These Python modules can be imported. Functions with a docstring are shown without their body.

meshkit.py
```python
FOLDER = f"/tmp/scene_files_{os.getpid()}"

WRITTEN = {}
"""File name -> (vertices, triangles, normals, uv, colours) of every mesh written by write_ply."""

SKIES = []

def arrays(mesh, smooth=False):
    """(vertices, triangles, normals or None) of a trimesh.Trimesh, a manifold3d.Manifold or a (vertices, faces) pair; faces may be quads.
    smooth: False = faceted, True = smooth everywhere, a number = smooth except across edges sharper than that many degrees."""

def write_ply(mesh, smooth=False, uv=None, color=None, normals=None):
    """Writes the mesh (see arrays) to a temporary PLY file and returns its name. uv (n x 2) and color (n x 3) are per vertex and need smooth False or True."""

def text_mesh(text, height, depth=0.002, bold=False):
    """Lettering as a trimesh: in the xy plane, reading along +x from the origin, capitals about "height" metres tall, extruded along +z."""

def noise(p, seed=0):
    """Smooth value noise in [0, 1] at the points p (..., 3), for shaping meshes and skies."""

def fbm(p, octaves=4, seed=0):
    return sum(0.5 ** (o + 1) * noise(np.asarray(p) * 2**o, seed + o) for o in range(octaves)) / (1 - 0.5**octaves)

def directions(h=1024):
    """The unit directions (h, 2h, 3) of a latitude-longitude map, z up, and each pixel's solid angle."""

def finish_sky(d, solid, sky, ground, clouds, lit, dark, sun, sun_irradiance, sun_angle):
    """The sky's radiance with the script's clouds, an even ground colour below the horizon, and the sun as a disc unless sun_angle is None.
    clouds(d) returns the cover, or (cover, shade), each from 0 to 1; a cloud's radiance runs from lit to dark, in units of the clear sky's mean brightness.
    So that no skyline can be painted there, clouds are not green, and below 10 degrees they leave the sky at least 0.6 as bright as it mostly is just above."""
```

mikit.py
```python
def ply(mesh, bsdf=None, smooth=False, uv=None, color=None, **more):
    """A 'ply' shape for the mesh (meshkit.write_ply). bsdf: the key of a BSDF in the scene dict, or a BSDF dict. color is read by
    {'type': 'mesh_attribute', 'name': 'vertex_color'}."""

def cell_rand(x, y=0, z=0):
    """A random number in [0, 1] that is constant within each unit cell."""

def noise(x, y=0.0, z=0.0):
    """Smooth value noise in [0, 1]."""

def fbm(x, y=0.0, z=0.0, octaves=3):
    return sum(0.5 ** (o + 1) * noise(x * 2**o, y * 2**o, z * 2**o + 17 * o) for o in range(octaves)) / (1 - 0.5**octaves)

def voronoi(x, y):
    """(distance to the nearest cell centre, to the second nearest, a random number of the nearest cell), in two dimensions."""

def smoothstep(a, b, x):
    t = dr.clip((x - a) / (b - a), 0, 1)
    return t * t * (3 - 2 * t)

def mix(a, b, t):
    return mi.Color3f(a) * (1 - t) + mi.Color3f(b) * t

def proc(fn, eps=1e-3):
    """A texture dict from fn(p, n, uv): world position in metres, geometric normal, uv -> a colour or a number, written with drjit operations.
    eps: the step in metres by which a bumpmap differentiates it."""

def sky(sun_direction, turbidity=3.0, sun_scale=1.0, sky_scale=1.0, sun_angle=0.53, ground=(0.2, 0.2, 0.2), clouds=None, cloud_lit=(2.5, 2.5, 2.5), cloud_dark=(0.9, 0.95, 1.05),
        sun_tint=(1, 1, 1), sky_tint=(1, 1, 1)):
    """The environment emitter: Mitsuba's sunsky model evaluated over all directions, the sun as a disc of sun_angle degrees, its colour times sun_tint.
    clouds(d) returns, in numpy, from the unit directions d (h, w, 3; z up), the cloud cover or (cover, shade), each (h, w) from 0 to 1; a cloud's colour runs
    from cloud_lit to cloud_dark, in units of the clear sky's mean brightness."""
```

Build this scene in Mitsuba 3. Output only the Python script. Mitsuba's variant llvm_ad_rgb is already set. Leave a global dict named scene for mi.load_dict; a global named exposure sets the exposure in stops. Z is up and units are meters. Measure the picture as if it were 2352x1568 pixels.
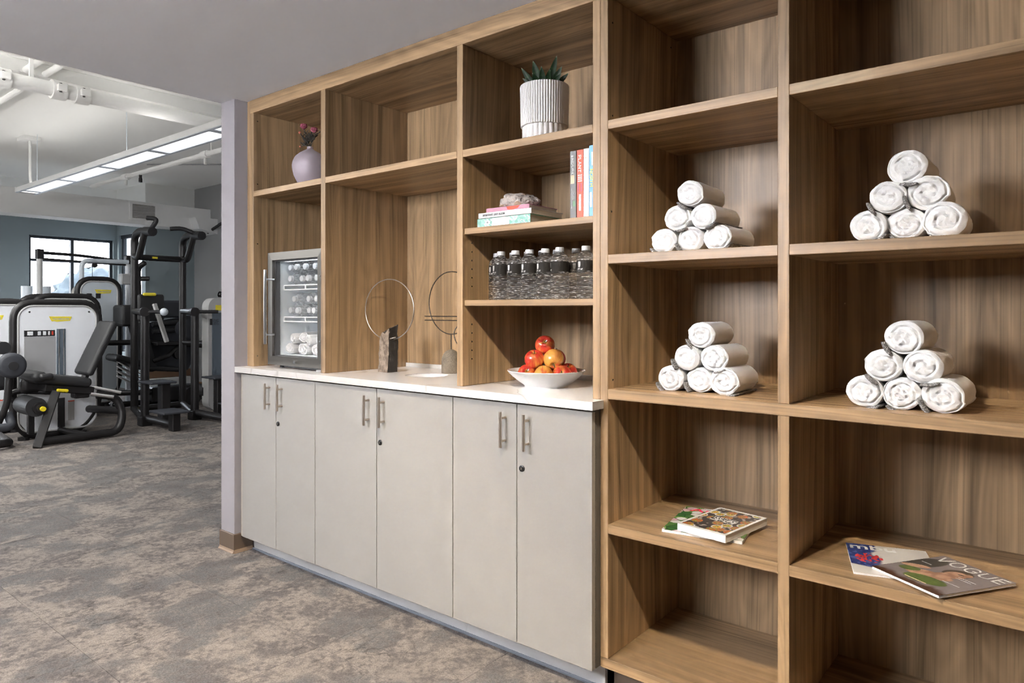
import math, random
import numpy as np, trimesh, manifold3d
import drjit as dr
import mitsuba as mi
import mikit, meshkit
from mikit import noise, fbm, voronoi, cell_rand, smoothstep, mix

T = mi.ScalarTransform4f
random.seed(7)
RNG = np.random.default_rng(7)
scene, labels = {}, {}
exposure = 1.48

# ------------------------------------------------------------------ camera, sky, large lights
YAW = math.radians(39.082)
CAM = (0.0, -1.8578, 1.1949)
scene['camera'] = {'type': 'perspective', 'fov': 2 * math.degrees(math.atan(1176 / 1598.4)), 'fov_axis': 'x',
                   'to_world': T().look_at(origin=list(CAM), target=[CAM[0] - math.sin(YAW), CAM[1] + math.cos(YAW), CAM[2]], up=[0, 0, 1]),
                   'principal_point_offset_y': (784 - 710.5) / 1568, 'near_clip': 0.02, 'far_clip': 500.0}
SKY_SCALE = 36.0
scene['sky'] = mikit.sky([-0.3, -0.75, 0.6], turbidity=4.0, sun_scale=0.0, sky_scale=SKY_SCALE, ground=(0.10, 0.11, 0.12),
                         clouds=lambda d: (0.75 + 0.0 * d[..., 0], 0.25 + 0 * d[..., 0]), cloud_lit=(1.5, 1.5, 1.52), cloud_dark=(1.0, 1.05, 1.15))
L_UNSEEN_KEY = 26.0      # unseen key light behind the viewer, lights the shelving
L_CAN = (3000.0, 2560.0, 1960.0)   # unseen recessed downlights over the shelving
L_PENDANT = 17.0
L_PENDANT_UP = 3.6
L_FRIDGE = 2.2

# ------------------------------------------------------------------ materials
def rgb(c): return {'type': 'rgb', 'value': [float(x) for x in c]}
def mat(name, color, rough=0.5, metallic=0.0, spec=0.5, bump=None, bump_scale=1.0, **more):
    c = rgb(color) if not isinstance(color, dict) else color
    b = {'type': 'principled', 'base_color': c, 'roughness': rough, 'metallic': metallic, 'specular': spec, **more}
    if bump is not None:
        b = {'type': 'bumpmap', 'arbitrary': bump, 'scale': bump_scale, 'bsdf': b}
    scene[name] = {'type': 'twosided', 'bsdf': b}
    return name

def wood_fn(axis):
    def f(p, n, uv):
        if axis == 'z': a, b, l = p.x, p.y, p.z
        else: a, b, l = p.z, p.y, p.x
        warp = fbm(a * 5 + 3.1, b * 5, l * 0.9, 2)
        q = a + b * 1.03
        band = fbm(q * 34 + warp * 3.4, l * 0.7 + warp, 2.0, 3)
        cath = fbm(q * 9 + warp * 2.0, l * 1.3, 5.0, 2)
        rings = 0.5 + 0.5 * dr.sin((cath * 9 + q * 12) * 6.2832)
        fine = noise(q * 420, l * 5.0, 1.0)
        pore = smoothstep(0.60, 0.86, noise(q * 230 + warp * 9, l * 3.2, 9.0))
        t = dr.clip(0.55 + 1.15 * (band - 0.5) + 0.13 * (rings - 0.5) + 0.16 * (fine - 0.5), 0, 1)
        base = mix((0.112, 0.070, 0.037), (0.338, 0.226, 0.124), t)
        return base * (1 - 0.20 * pore)
    return f
mat('wood_vertical', mikit.proc(wood_fn('z')), 0.42, spec=0.4)
mat('wood_horizontal', mikit.proc(wood_fn('x')), 0.40, spec=0.4)
mat('wood_dark', (0.10, 0.072, 0.052), 0.5)
mat('pin_hole_black', (0.006, 0.005, 0.005), 0.7)

def carpet_fn(p, n, uv):
    tx, ty = dr.floor((p.x + 2.628) / 0.545), dr.floor((p.y + 0.918) / 0.545)
    r1, r2 = cell_rand(tx, ty, 5) * 0.06, cell_rand(tx, ty, 8) * 0.06
    x, y = p.x + r1, p.y + r2
    w = fbm(x * 3, y * 2, 1.0, 2)
    a = fbm(x * 12 + w * 3, y * 11 + w * 3, 0.0, 5)
    b = fbm(x * 6.0 + w, y * 5.5, 7.0, 4)
    c = fbm(x * 55, y * 60, 3.0, 4)
    s = noise(x * 330, y * 330, 2.0)
    lightness = smoothstep(0.27, 0.72, a * 0.5 + c * 0.5)
    col = mix((0.074, 0.067, 0.066), (0.172, 0.152, 0.136), lightness)
    blue = smoothstep(0.50, 0.62, b) * smoothstep(0.34, 0.6, c * 0.7 + a * 0.3)
    col = mix(col, (0.0570, 0.0607, 0.0653), blue * 0.7)
    vein = smoothstep(0.03, 0.0, dr.abs(fbm(x * 11, y * 6.0, 11.0, 5) - 0.5)) * smoothstep(0.45, 0.6, fbm(x * 4, y * 4, 15.0, 2))
    col = col * (1 - 0.38 * vein)
    return col * (0.72 + 0.56 * s)
mat('carpet', mikit.proc(carpet_fn), 0.95, spec=0.1)
mat('carpet_seam', (0.30, 0.27, 0.23), 0.95, spec=0.1)

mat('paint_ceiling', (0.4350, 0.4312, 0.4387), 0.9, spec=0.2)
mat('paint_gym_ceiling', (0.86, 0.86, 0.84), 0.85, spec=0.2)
mat('paint_lilac', (0.2250, 0.2115, 0.2250), 0.8, spec=0.25)
mat('paint_blue', (0.25, 0.297, 0.316), 0.8, spec=0.25)
mat('paint_gray', (0.36, 0.365, 0.37), 0.8, spec=0.25)
mat('paint_white', (0.78, 0.78, 0.77), 0.6)
mat('paint_room', (0.0675, 0.0638, 0.0600), 0.9, spec=0.2)  # dark tone on walls out of view, keeps bounced light low
mat('rubber_brown', (0.0788, 0.0540, 0.0368), 0.6)
mat('rubber_brown_light', (0.1800, 0.1237, 0.0810), 0.6)
mat('vinyl_gray', (0.55, 0.55, 0.555), 0.5)
mat('vinyl_blue', (0.13, 0.145, 0.17), 0.5)
def door_fn(p, n, uv):
    return mix((0.2250, 0.2160, 0.2033), (0.2385, 0.2295, 0.2160), noise(p.x * 900, p.z * 900, p.y * 900))
mat('laminate_door', mikit.proc(door_fn), 0.42, spec=0.4)
mat('laminate_edge', (0.30, 0.27, 0.24), 0.5)
mat('cabinet_inside', (0.07, 0.065, 0.06), 0.7)
def quartz_fn(p, n, uv):
    w = fbm(p.x * 3, p.y * 3, p.z * 3, 3)
    v = smoothstep(0.012, 0.0, dr.abs(fbm(p.x * 2.2 + w, p.y * 2.2 + p.z * 2, 4.0, 4) - 0.5))
    return mix((0.5347, 0.5261, 0.5218), (0.3622, 0.3450, 0.3277), v * 0.6)
mat('quartz', mikit.proc(quartz_fn), 0.13, spec=0.55)
mat('porcelain', (0.80, 0.80, 0.80), 0.3)
mat('nickel', (0.50, 0.44, 0.385), 0.34, metallic=1.0)
mat('steel', (0.17, 0.16, 0.148), 0.34, metallic=1.0)
mat('chrome', (0.82, 0.83, 0.85), 0.12, metallic=1.0)
mat('lock_black', (0.0042, 0.0042, 0.0045), 0.3)
mat('plastic_black', (0.018, 0.018, 0.02), 0.4)
mat('gasket', (0.03, 0.03, 0.032), 0.6)
mat('fridge_liner', (0.62, 0.66, 0.69), 0.5)
mat('wire_white', (0.85, 0.86, 0.86), 0.4)
mat('wire_dark', (0.0600, 0.0510, 0.0420), 0.38, metallic=0.7)
mat('wire_silver', (0.46, 0.42, 0.39), 0.3, metallic=1.0)
def stone_fn(p, n, uv):
    t = fbm(p.x * 70, p.y * 70, p.z * 45, 4)
    s = noise(p.x * 600, p.y * 600, p.z * 600)
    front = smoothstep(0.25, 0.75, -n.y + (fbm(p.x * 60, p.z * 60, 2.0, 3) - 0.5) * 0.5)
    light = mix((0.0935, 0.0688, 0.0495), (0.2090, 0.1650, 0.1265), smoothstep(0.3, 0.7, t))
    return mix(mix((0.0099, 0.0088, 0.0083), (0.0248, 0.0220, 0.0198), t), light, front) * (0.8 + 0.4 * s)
mat('split_stone', mikit.proc(stone_fn), 0.8)
def dome_fn(p, n, uv):
    return mix((0.0780, 0.0630, 0.0450), (0.1620, 0.1350, 0.1020), noise(p.x * 420, p.y * 420, p.z * 420)) * (0.75 + 0.5 * fbm(p.x * 40, p.y * 40, p.z * 40, 3))
mat('dome_stone', mikit.proc(dome_fn), 0.9)
def rock_fn(p, n, uv):
    t = fbm(p.x * 55, p.y * 55, p.z * 75, 4)
    col = mix((0.1519, 0.1321, 0.1210), (0.3488, 0.3206, 0.2981), smoothstep(0.3, 0.65, t))
    return mix(col, (0.2700, 0.1650, 0.0900), smoothstep(0.56, 0.68, fbm(p.x * 38 + 9, p.y * 38, p.z * 60, 3)) * 0.7)
mat('rock', mikit.proc(rock_fn), 0.75)
def terry_fn(p, n, uv):
    return 0.6 * noise(p.x * 620, p.y * 620, p.z * 620) + 0.4 * noise(p.x * 1400, p.y * 1400, p.z * 1400)
def terry_col(p, n, uv):
    return mix((0.7020, 0.6976, 0.6930), (0.7920, 0.7920, 0.7920), noise(p.x * 700, p.y * 700, p.z * 700))
mat('terry_white', mikit.proc(terry_col), 0.95, spec=0.1, bump=mikit.proc(terry_fn, 4e-4), bump_scale=0.0022, sheen=0.4)
def band_fn(p, n, uv):
    k = noise(p.x * 500, p.y * 380, p.z * 500)
    return mix((0.07, 0.07, 0.072), (0.34, 0.335, 0.335), smoothstep(0.42, 0.75, k))
mat('knit_gray', mikit.proc(band_fn), 0.95, spec=0.1)
mat('vase_pink', (0.4200, 0.3675, 0.4088), 0.6, spec=0.3)
mat('pot_white', (0.70, 0.69, 0.675), 0.6, spec=0.3)
mat('soil', (0.035, 0.025, 0.018), 0.95)
def leaf_fn(p, n, uv):
    b = smoothstep(0.45, 0.65, noise(uv.y * 26 + noise(uv.x * 6, uv.y * 9, 1.0) * 3, 0.3, 0.5))
    tip = smoothstep(0.93, 1.0, uv.y)
    return mix(mix((0.0036, 0.0130, 0.0036), (0.0162, 0.0414, 0.0115), b * 0.7), (0.3000, 0.3000, 0.2400), tip * 0.8)
mat('leaf_green', mikit.proc(leaf_fn), 0.5, spec=0.25)
mat('stem_dark', (0.020, 0.018, 0.014), 0.8)
mat('petal_pink', (0.2160, 0.0450, 0.0720), 0.7, sheen=0.5)
mat('petal_red', (0.22, 0.02, 0.045), 0.7)
mat('bud_coral', (0.42, 0.12, 0.08), 0.7)
mat('bottle_glint_paint', (0.72, 0.73, 0.74), 0.14, spec=0.9)  # pale layer for the highlights painted on the bottles
def crinkle_glint_fn(p, n, uv):  # pale streaks painted as highlights on the bottle crinkles
    k = noise(p.x * 130, p.y * 130, p.z * 330)
    j = noise(p.x * 60 + 5, p.y * 60, p.z * 520)
    return 0.012 + 0.50 * smoothstep(0.55, 0.80, 0.55 * k + 0.45 * j)
scene['water_glass'] = {'type': 'blendbsdf', 'weight': mikit.proc(crinkle_glint_fn), 'b0': {'type': 'thindielectric'}, 'b1': {'type': 'ref', 'id': 'bottle_glint_paint'}}
scene['pane_glass'] = {'type': 'thindielectric'}
mat('cap_white', (0.5550, 0.5625, 0.5775), 0.45)
def label_fn(p, n, uv):
    a = uv.x * 6.2832
    v = uv.y
    def at_ang(c): return dr.abs(uv.x - c)
    drop = smoothstep(0.030, 0.024, at_ang(0.70) + 0.035 * dr.maximum(0.55 - v, 0)) * smoothstep(0.30, 0.34, v) * smoothstep(0.92, 0.86, v)
    lines = smoothstep(0.075, 0.07, at_ang(0.70)) * smoothstep(0.5, 0.55, noise(uv.x * 150, v * 24, 3.0)) * (smoothstep(0.04, 0.06, v) * smoothstep(0.25, 0.23, v))
    return mix((0.006, 0.0052, 0.0045), (0.45, 0.45, 0.45), dr.clip(drop + lines, 0, 1))
mat('bottle_label', mikit.proc(label_fn), 0.7, spec=0.2)
def apple_fn(bias):
    def f(p, n, uv):
        a = uv.x * 6.2832
        cx, cy = dr.cos(a), dr.sin(a)
        patch = fbm(cx * 1.3 + 3 + bias * 7, cy * 1.3 + bias * 3, uv.y * 2.2, 3)
        streak = noise(cx * 22, cy * 22, uv.y * 2.5)
        t = smoothstep(0.25, 0.75, patch + (streak - 0.5) * 0.35 + bias)
        col = mix((0.5304, 0.2574, 0.0546), (0.3900, 0.0273, 0.0195), t)
        ends = smoothstep(0.09, 0.03, uv.y) + smoothstep(0.90, 0.96, uv.y)
        return mix(col, (0.3510, 0.2808, 0.0624), dr.clip(ends, 0, 1) * 0.8)
    return f
mat('apple_red', mikit.proc(apple_fn(0.14)), 0.22, spec=0.55)
mat('apple_orange', mikit.proc(apple_fn(-0.14)), 0.22, spec=0.55)
mat('bowl_white', (0.68, 0.675, 0.665), 0.2)
mat('paper', (0.4650, 0.4200, 0.3600), 0.9)
mat('paper_white', (0.6300, 0.6300, 0.6225), 0.7)
def mint_fn(p, n, uv):
    t = fbm(p.x * 90, p.z * 120, 1.0, 3)
    l = smoothstep(0.05, 0.02, dr.abs(fbm(p.x * 60 + p.z * 60, p.z * 60, 4.0, 2) - 0.5))
    return mix(mix((0.1500, 0.3525, 0.3000), (0.2550, 0.4500, 0.3975), smoothstep(0.4, 0.6, t)), (0.6000, 0.6375, 0.6225), l)
mat('book_mint', mikit.proc(mint_fn), 0.5)
mat('book_white', (0.5550, 0.5550, 0.5550), 0.5)
mat('book_pink', (0.3750, 0.1875, 0.2550), 0.5)
mat('book_charcoal', (0.075, 0.078, 0.085), 0.5)
mat('book_red', (0.5100, 0.0638, 0.0263), 0.45)
mat('book_blue', (0.1200, 0.3150, 0.5400), 0.45)
mat('ink_black', (0.015, 0.015, 0.018), 0.6)
mat('ink_white', (0.6375, 0.6375, 0.6300), 0.6)
mat('ink_gray', (0.45, 0.45, 0.46), 0.6)
mat('ink_red', (0.60, 0.06, 0.03), 0.6)
mat('ink_crimson', (0.62, 0.02, 0.07), 0.6)
mat('ink_yellow', (0.72, 0.68, 0.12), 0.6)
mat('ink_maroon', (0.30, 0.06, 0.16), 0.6)
mat('ink_green', (0.08, 0.20, 0.10), 0.6)
mat('ink_tan', (0.50, 0.40, 0.28), 0.6)
def cook_fn(p, n, uv):
    u, v = uv.x, uv.y
    d1, d2, h = voronoi(u * 4.2 + 0.3, v * 5.6)
    k = noise(u * 70, v * 95, 2.0)
    food = mix(mix((0.3600, 0.0720, 0.0180), (0.5328, 0.3312, 0.0432), smoothstep(0.25, 0.7, h)), (0.1584, 0.0648, 0.0288), smoothstep(0.5, 0.66, k))
    food = mix(food, (0.1296, 0.2160, 0.0360), smoothstep(0.64, 0.72, noise(u * 52, v * 66, 7.0)))
    plate = mix(food, (0.5184, 0.5040, 0.4824), smoothstep(0.30, 0.34, d1) * smoothstep(0.35, 0.42, h))
    bg = mix((0.0216, 0.0180, 0.0180), (0.2520, 0.2232, 0.2016), smoothstep(0.6, 0.75, noise(u * 18, v * 22, 4.0)))
    col = mix(plate, bg, smoothstep(0.40, 0.44, d1))
    txt = smoothstep(0.26, 0.25, dr.abs(u - 0.5)) * smoothstep(0.085, 0.08, dr.abs(v - 0.52))
    col = mix(col, mix((0.5400, 0.5328, 0.5184), (0.0216, 0.0216, 0.0216), smoothstep(0.52, 0.58, noise(u * 46, v * 60, 9.0))), txt)
    edge = smoothstep(0.06, 0.055, u) + smoothstep(0.94, 0.945, u) + smoothstep(0.05, 0.045, v) + smoothstep(0.95, 0.955, v)
    return mix(col, (0.5760, 0.5652, 0.5508), dr.clip(edge, 0, 1))
mat('cover_cookbook', mikit.proc(cook_fn), 0.3)
def garden_fn(p, n, uv):
    u, v = uv.x, uv.y
    d1, d2, c = voronoi(u * 7, v * 9)
    leaf = mix((0.0144, 0.0504, 0.0144), (0.1008, 0.1872, 0.0432), smoothstep(0.2, 0.8, c))
    petal = mix((0.5400, 0.5184, 0.5184), (0.4464, 0.2880, 0.3312), smoothstep(0.6, 0.9, c))
    col = mix(leaf, petal, smoothstep(0.52, 0.56, c) * smoothstep(0.55, 0.45, d1))
    col = mix(col, (0.0058, 0.0072, 0.0072), smoothstep(0.10, 0.03, d2 - d1) * 0.9)
    return mix(col, (0.5760, 0.5760, 0.5616), smoothstep(0.10, 0.08, v) * smoothstep(0.4, 0.5, u))
mat('cover_garden', mikit.proc(garden_fn), 0.3)
def ellipse(u, v, cx, cy, rx, ry, ang):
    ca, sa = math.cos(ang), math.sin(ang)
    x, y = (u - cx) * ca + (v - cy) * sa, -(u - cx) * sa + (v - cy) * ca
    return smoothstep(1.06, 0.94, dr.sqrt(dr.square(x / rx) + dr.square(y / ry)))
def fashion_fn(p, n, uv):
    u, v = uv.x, uv.y
    w = fbm(u * 9, v * 9, 2.0, 3)
    col = mix((0.0850, 0.0734, 0.0802), (0.1122, 0.0986, 0.1020), w)
    hair = ellipse(u, v, 0.56, 0.66, 0.16, 0.13, 0.5)
    col = mix(col, mix((0.0122, 0.0088, 0.0068), (0.0408, 0.0272, 0.0170), w), hair)
    col = mix(col, (0.0204, 0.0190, 0.0170), ellipse(u, v, 0.13, 0.62, 0.15, 0.26, -0.25))
    skin = mix((0.2720, 0.1428, 0.0884), (0.4216, 0.2584, 0.1768), smoothstep(0.3, 0.7, w))
    for e in ((0.58, 0.60, 0.12, 0.125, 0.3), (0.52, 0.47, 0.09, 0.1, 0.3), (0.45, 0.37, 0.27, 0.11, 0.25), (0.16, 0.46, 0.16, 0.055, 0.5), (0.66, 0.70, 0.05, 0.05, 0)):
        col = mix(col, skin, ellipse(u, v, *e))
    top = mix((0.0170, 0.0306, 0.0082), (0.0578, 0.0816, 0.0204), w)
    col = mix(col, top, ellipse(u, v, 0.56, 0.22, 0.26, 0.11, 0.15))
    col = mix(col, top, ellipse(u, v, 0.20, 0.34, 0.12, 0.07, 0.4))
    col = mix(col, (0.0136, 0.0102, 0.0082), ellipse(u, v, 0.60, 0.66, 0.035, 0.012, 0.3))
    col = mix(col, (0.0306, 0.0136, 0.0082), smoothstep(0.13, 0.05, v + (w - 0.5) * 0.1))
    return col
mat('cover_fashion', mikit.proc(fashion_fn), 0.25)
def city_fn(p, n, uv):
    u, v = uv.x, uv.y
    col = mix((0.0130, 0.0202, 0.0756), (0.0360, 0.0540, 0.1440), smoothstep(0.5, 0.7, noise(u * 30, v * 16, 1.0)))
    pale = smoothstep(0.30, 0.36, u + (fbm(u * 6, v * 6, 3.0, 2) - 0.5) * 0.3) + smoothstep(0.24, 0.20, v + 0.3 * (u - 0.2))
    col = mix(col, (0.5184, 0.5040, 0.4752), dr.clip(pale, 0, 1))
    red = ellipse(u, v, 0.24, 0.52, 0.17, 0.17, 0.4) * smoothstep(0.45, 0.6, noise(u * 40, v * 26, 9.0))
    col = mix(col, (0.4320, 0.0360, 0.0360), red)
    return col
mat('cover_city', mikit.proc(city_fn), 0.25)
# gym materials
mat('frame_black', (0.010, 0.0092, 0.0098), 0.42)
mat('pad_black', (0.015, 0.0155, 0.017), 0.55)
mat('pad_gray', (0.030, 0.033, 0.041), 0.6)
mat('panel_silver', (0.80, 0.825, 0.87), 0.35, spec=0.5)
mat('panel_sheen', (0.52, 0.525, 0.54), 0.28, metallic=0.4)
mat('panel_gray', (0.42, 0.42, 0.42), 0.4)
mat('panel_beige', (0.34, 0.32, 0.29), 0.5)
mat('stack_steel', (0.10, 0.125, 0.155), 0.4)
mat('logo_yellow', (0.74, 0.62, 0.045), 0.5)
mat('knob_yellow', (0.75, 0.60, 0.02), 0.45)
mat('plastic_pale', (0.58, 0.64, 0.70), 0.4)
mat('frame_window', (0.020, 0.024, 0.030), 0.5)
mat('brown_wood', (0.20, 0.115, 0.065), 0.5)
mat('tree_haze', (0.040, 0.054, 0.064), 0.9)
mat('snow_ground', (0.075, 0.082, 0.092), 0.9)
for nm, v, tint in (('glow_unseen_key', L_UNSEEN_KEY, (1.0, 0.985, 0.99)), ('glow_pendant', L_PENDANT, (1.0, 0.99, 0.96)), ('glow_pendant_up', L_PENDANT_UP, (1.0, 0.98, 0.93)), ('glow_fridge', L_FRIDGE, (0.86, 0.95, 1.0))):
    pass
def glow(v, tint=(1, 1, 1)): return {'type': 'area', 'radiance': rgb([v * t for t in tint])}

# ------------------------------------------------------------------ naming and mesh helpers
count = {}
def numbered(name):
    n = count.get(name, 0); count[name] = n + 1
    return name if n == 0 else f'{name}_{n:03d}'
def thing(name, label, cat, group=None):
    k = numbered(name)
    labels[k] = {'label': label, 'category': cat}
    if group: labels[k]['group'] = group
    return k
def put(key, mesh, m, smooth=False, to=None, uv=None, **more):
    d = mikit.ply(mesh, m, smooth=smooth, uv=uv, **more)
    if to is not None: d['to_world'] = to
    scene[key] = d
    return key
def part(parent, name, mesh, m, smooth=False, to=None, uv=None, label=None, **more):
    k = numbered(parent + '__' + name)
    put(k, mesh, m, smooth, to, uv, **more)
    if label: labels[k] = {'label': label}
    return k
def reuse(parent, name, d, to=None, label=None):
    k = numbered(parent + '__' + name)
    scene[k] = dict(d)
    if to is not None: scene[k]['to_world'] = to
    if label: labels[k] = {'label': label}
    return k
def solo(name, label, cat, mesh, m, smooth=False, group=None, **more):
    k = thing(name, label, cat, group); put(k, mesh, m, smooth, **more); return k
def struct(name, mesh, m, smooth=False, label=None, **more):
    labels[name] = {'kind': 'structure'}
    if label: labels[name]['label'] = label
    return put(name, mesh, m, smooth, **more)

def cat(*ms): return trimesh.util.concatenate([m for m in ms if m is not None])
def bx(x0, x1, y0, y1, z0, z1, b=0.0):
    if b <= 0:
        m = trimesh.creation.box(extents=[x1 - x0, y1 - y0, z1 - z0])
        m.apply_translation([(x0 + x1) / 2, (y0 + y1) / 2, (z0 + z1) / 2]); return m
    pts = []
    for sx in (0, 1):
        for sy in (0, 1):
            for sz in (0, 1):
                X, Y, Z = (x0, x1)[sx], (y0, y1)[sy], (z0, z1)[sz]
                ix, iy, iz = (b, -b)[sx], (b, -b)[sy], (b, -b)[sz]
                pts += [[X + ix, Y + iy, Z], [X + ix, Y, Z + iz], [X, Y + iy, Z + iz]]
    return trimesh.convex.convex_hull(np.array(pts))
def rbox(sx, sy, sz, r, seg=10):
    """rounded box centred at the origin"""
    s = manifold3d.Manifold.sphere(r, seg)
    hx, hy, hz = sx / 2 - r, sy / 2 - r, sz / 2 - r
    m = manifold3d.Manifold.batch_hull([s.translate([a, b, c]) for a in (-hx, hx) for b in (-hy, hy) for c in (-hz, hz)]).to_mesh()
    return trimesh.Trimesh(m.vert_properties[:, :3], m.tri_verts, process=False)
def mv(m, t=(0, 0, 0), rz=0, rx=0, ry=0, s=None):
    m = m.copy()
    if s is not None: m.apply_scale(s)
    for a, ax in ((rx, [1, 0, 0]), (ry, [0, 1, 0]), (rz, [0, 0, 1])):
        if a: m.apply_transform(trimesh.transformations.rotation_matrix(a, ax))
    m.apply_translation(t); return m
def cyl(p0, p1, r, seg=20, r1=None):
    p0, p1 = np.array(p0, float), np.array(p1, float)
    d = p1 - p0; L = np.linalg.norm(d)
    m = lathe([(0, 0), (r, 0), (r if r1 is None else r1, L), (0, L)], seg)
    m.apply_transform(trimesh.geometry.align_vectors([0, 0, 1], d / L)); m.apply_translation(p0); return m
def lathe(prof, seg=32, flute=None, uv=False):
    """prof: (r, z) from the bottom axis up; flute(angle, i) multiplies the radius"""
    prof = np.array(prof, float); n = len(prof)
    k = seg + 1 if uv else seg
    a = np.arange(k) * 2 * np.pi / seg
    R = np.repeat(prof[:, :1], k, 1)
    if flute is not None: R = R * np.array([[flute(t, i) for t in a] for i in range(n)])
    v = np.stack([R * np.cos(a), R * np.sin(a), np.repeat(prof[:, 1:], k, 1)], -1).reshape(-1, 3)
    f = []
    for i in range(n - 1):
        for j in range(seg):
            j2 = j + 1 if uv else (j + 1) % seg
            p, q, s, t = i * k + j, i * k + j2, (i + 1) * k + j2, (i + 1) * k + j
            if prof[i, 0] > 1e-9: f.append([p, q, s])
            if prof[i + 1, 0] > 1e-9: f.append([p, s, t])
    m = trimesh.Trimesh(v, np.array(f), process=False)
    if uv:
        d = np.r_[0, np.cumsum(np.linalg.norm(np.diff(prof, axis=0), axis=1))]; d /= d[-1]
        return m, np.stack([np.tile(a / (2 * np.pi), n), np.repeat(d, k)], 1)
    return m
def round_path(pts, rad, seg=6, closed=False):
    pts = [np.array(p, float) for p in pts]; out = []; n = len(pts)
    for i, p in enumerate(pts):
        if not closed and i in (0, n - 1): out.append(p); continue
        a, b = pts[i - 1] - p, pts[(i + 1) % n] - p
        r = min(rad, 0.48 * np.linalg.norm(a), 0.48 * np.linalg.norm(b))
        A, B = p + a / np.linalg.norm(a) * r, p + b / np.linalg.norm(b) * r
        for t in np.linspace(0, 1, seg + 1): out.append((1 - t) ** 2 * A + 2 * t * (1 - t) * p + t * t * B)
    return np.array(out)
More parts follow.
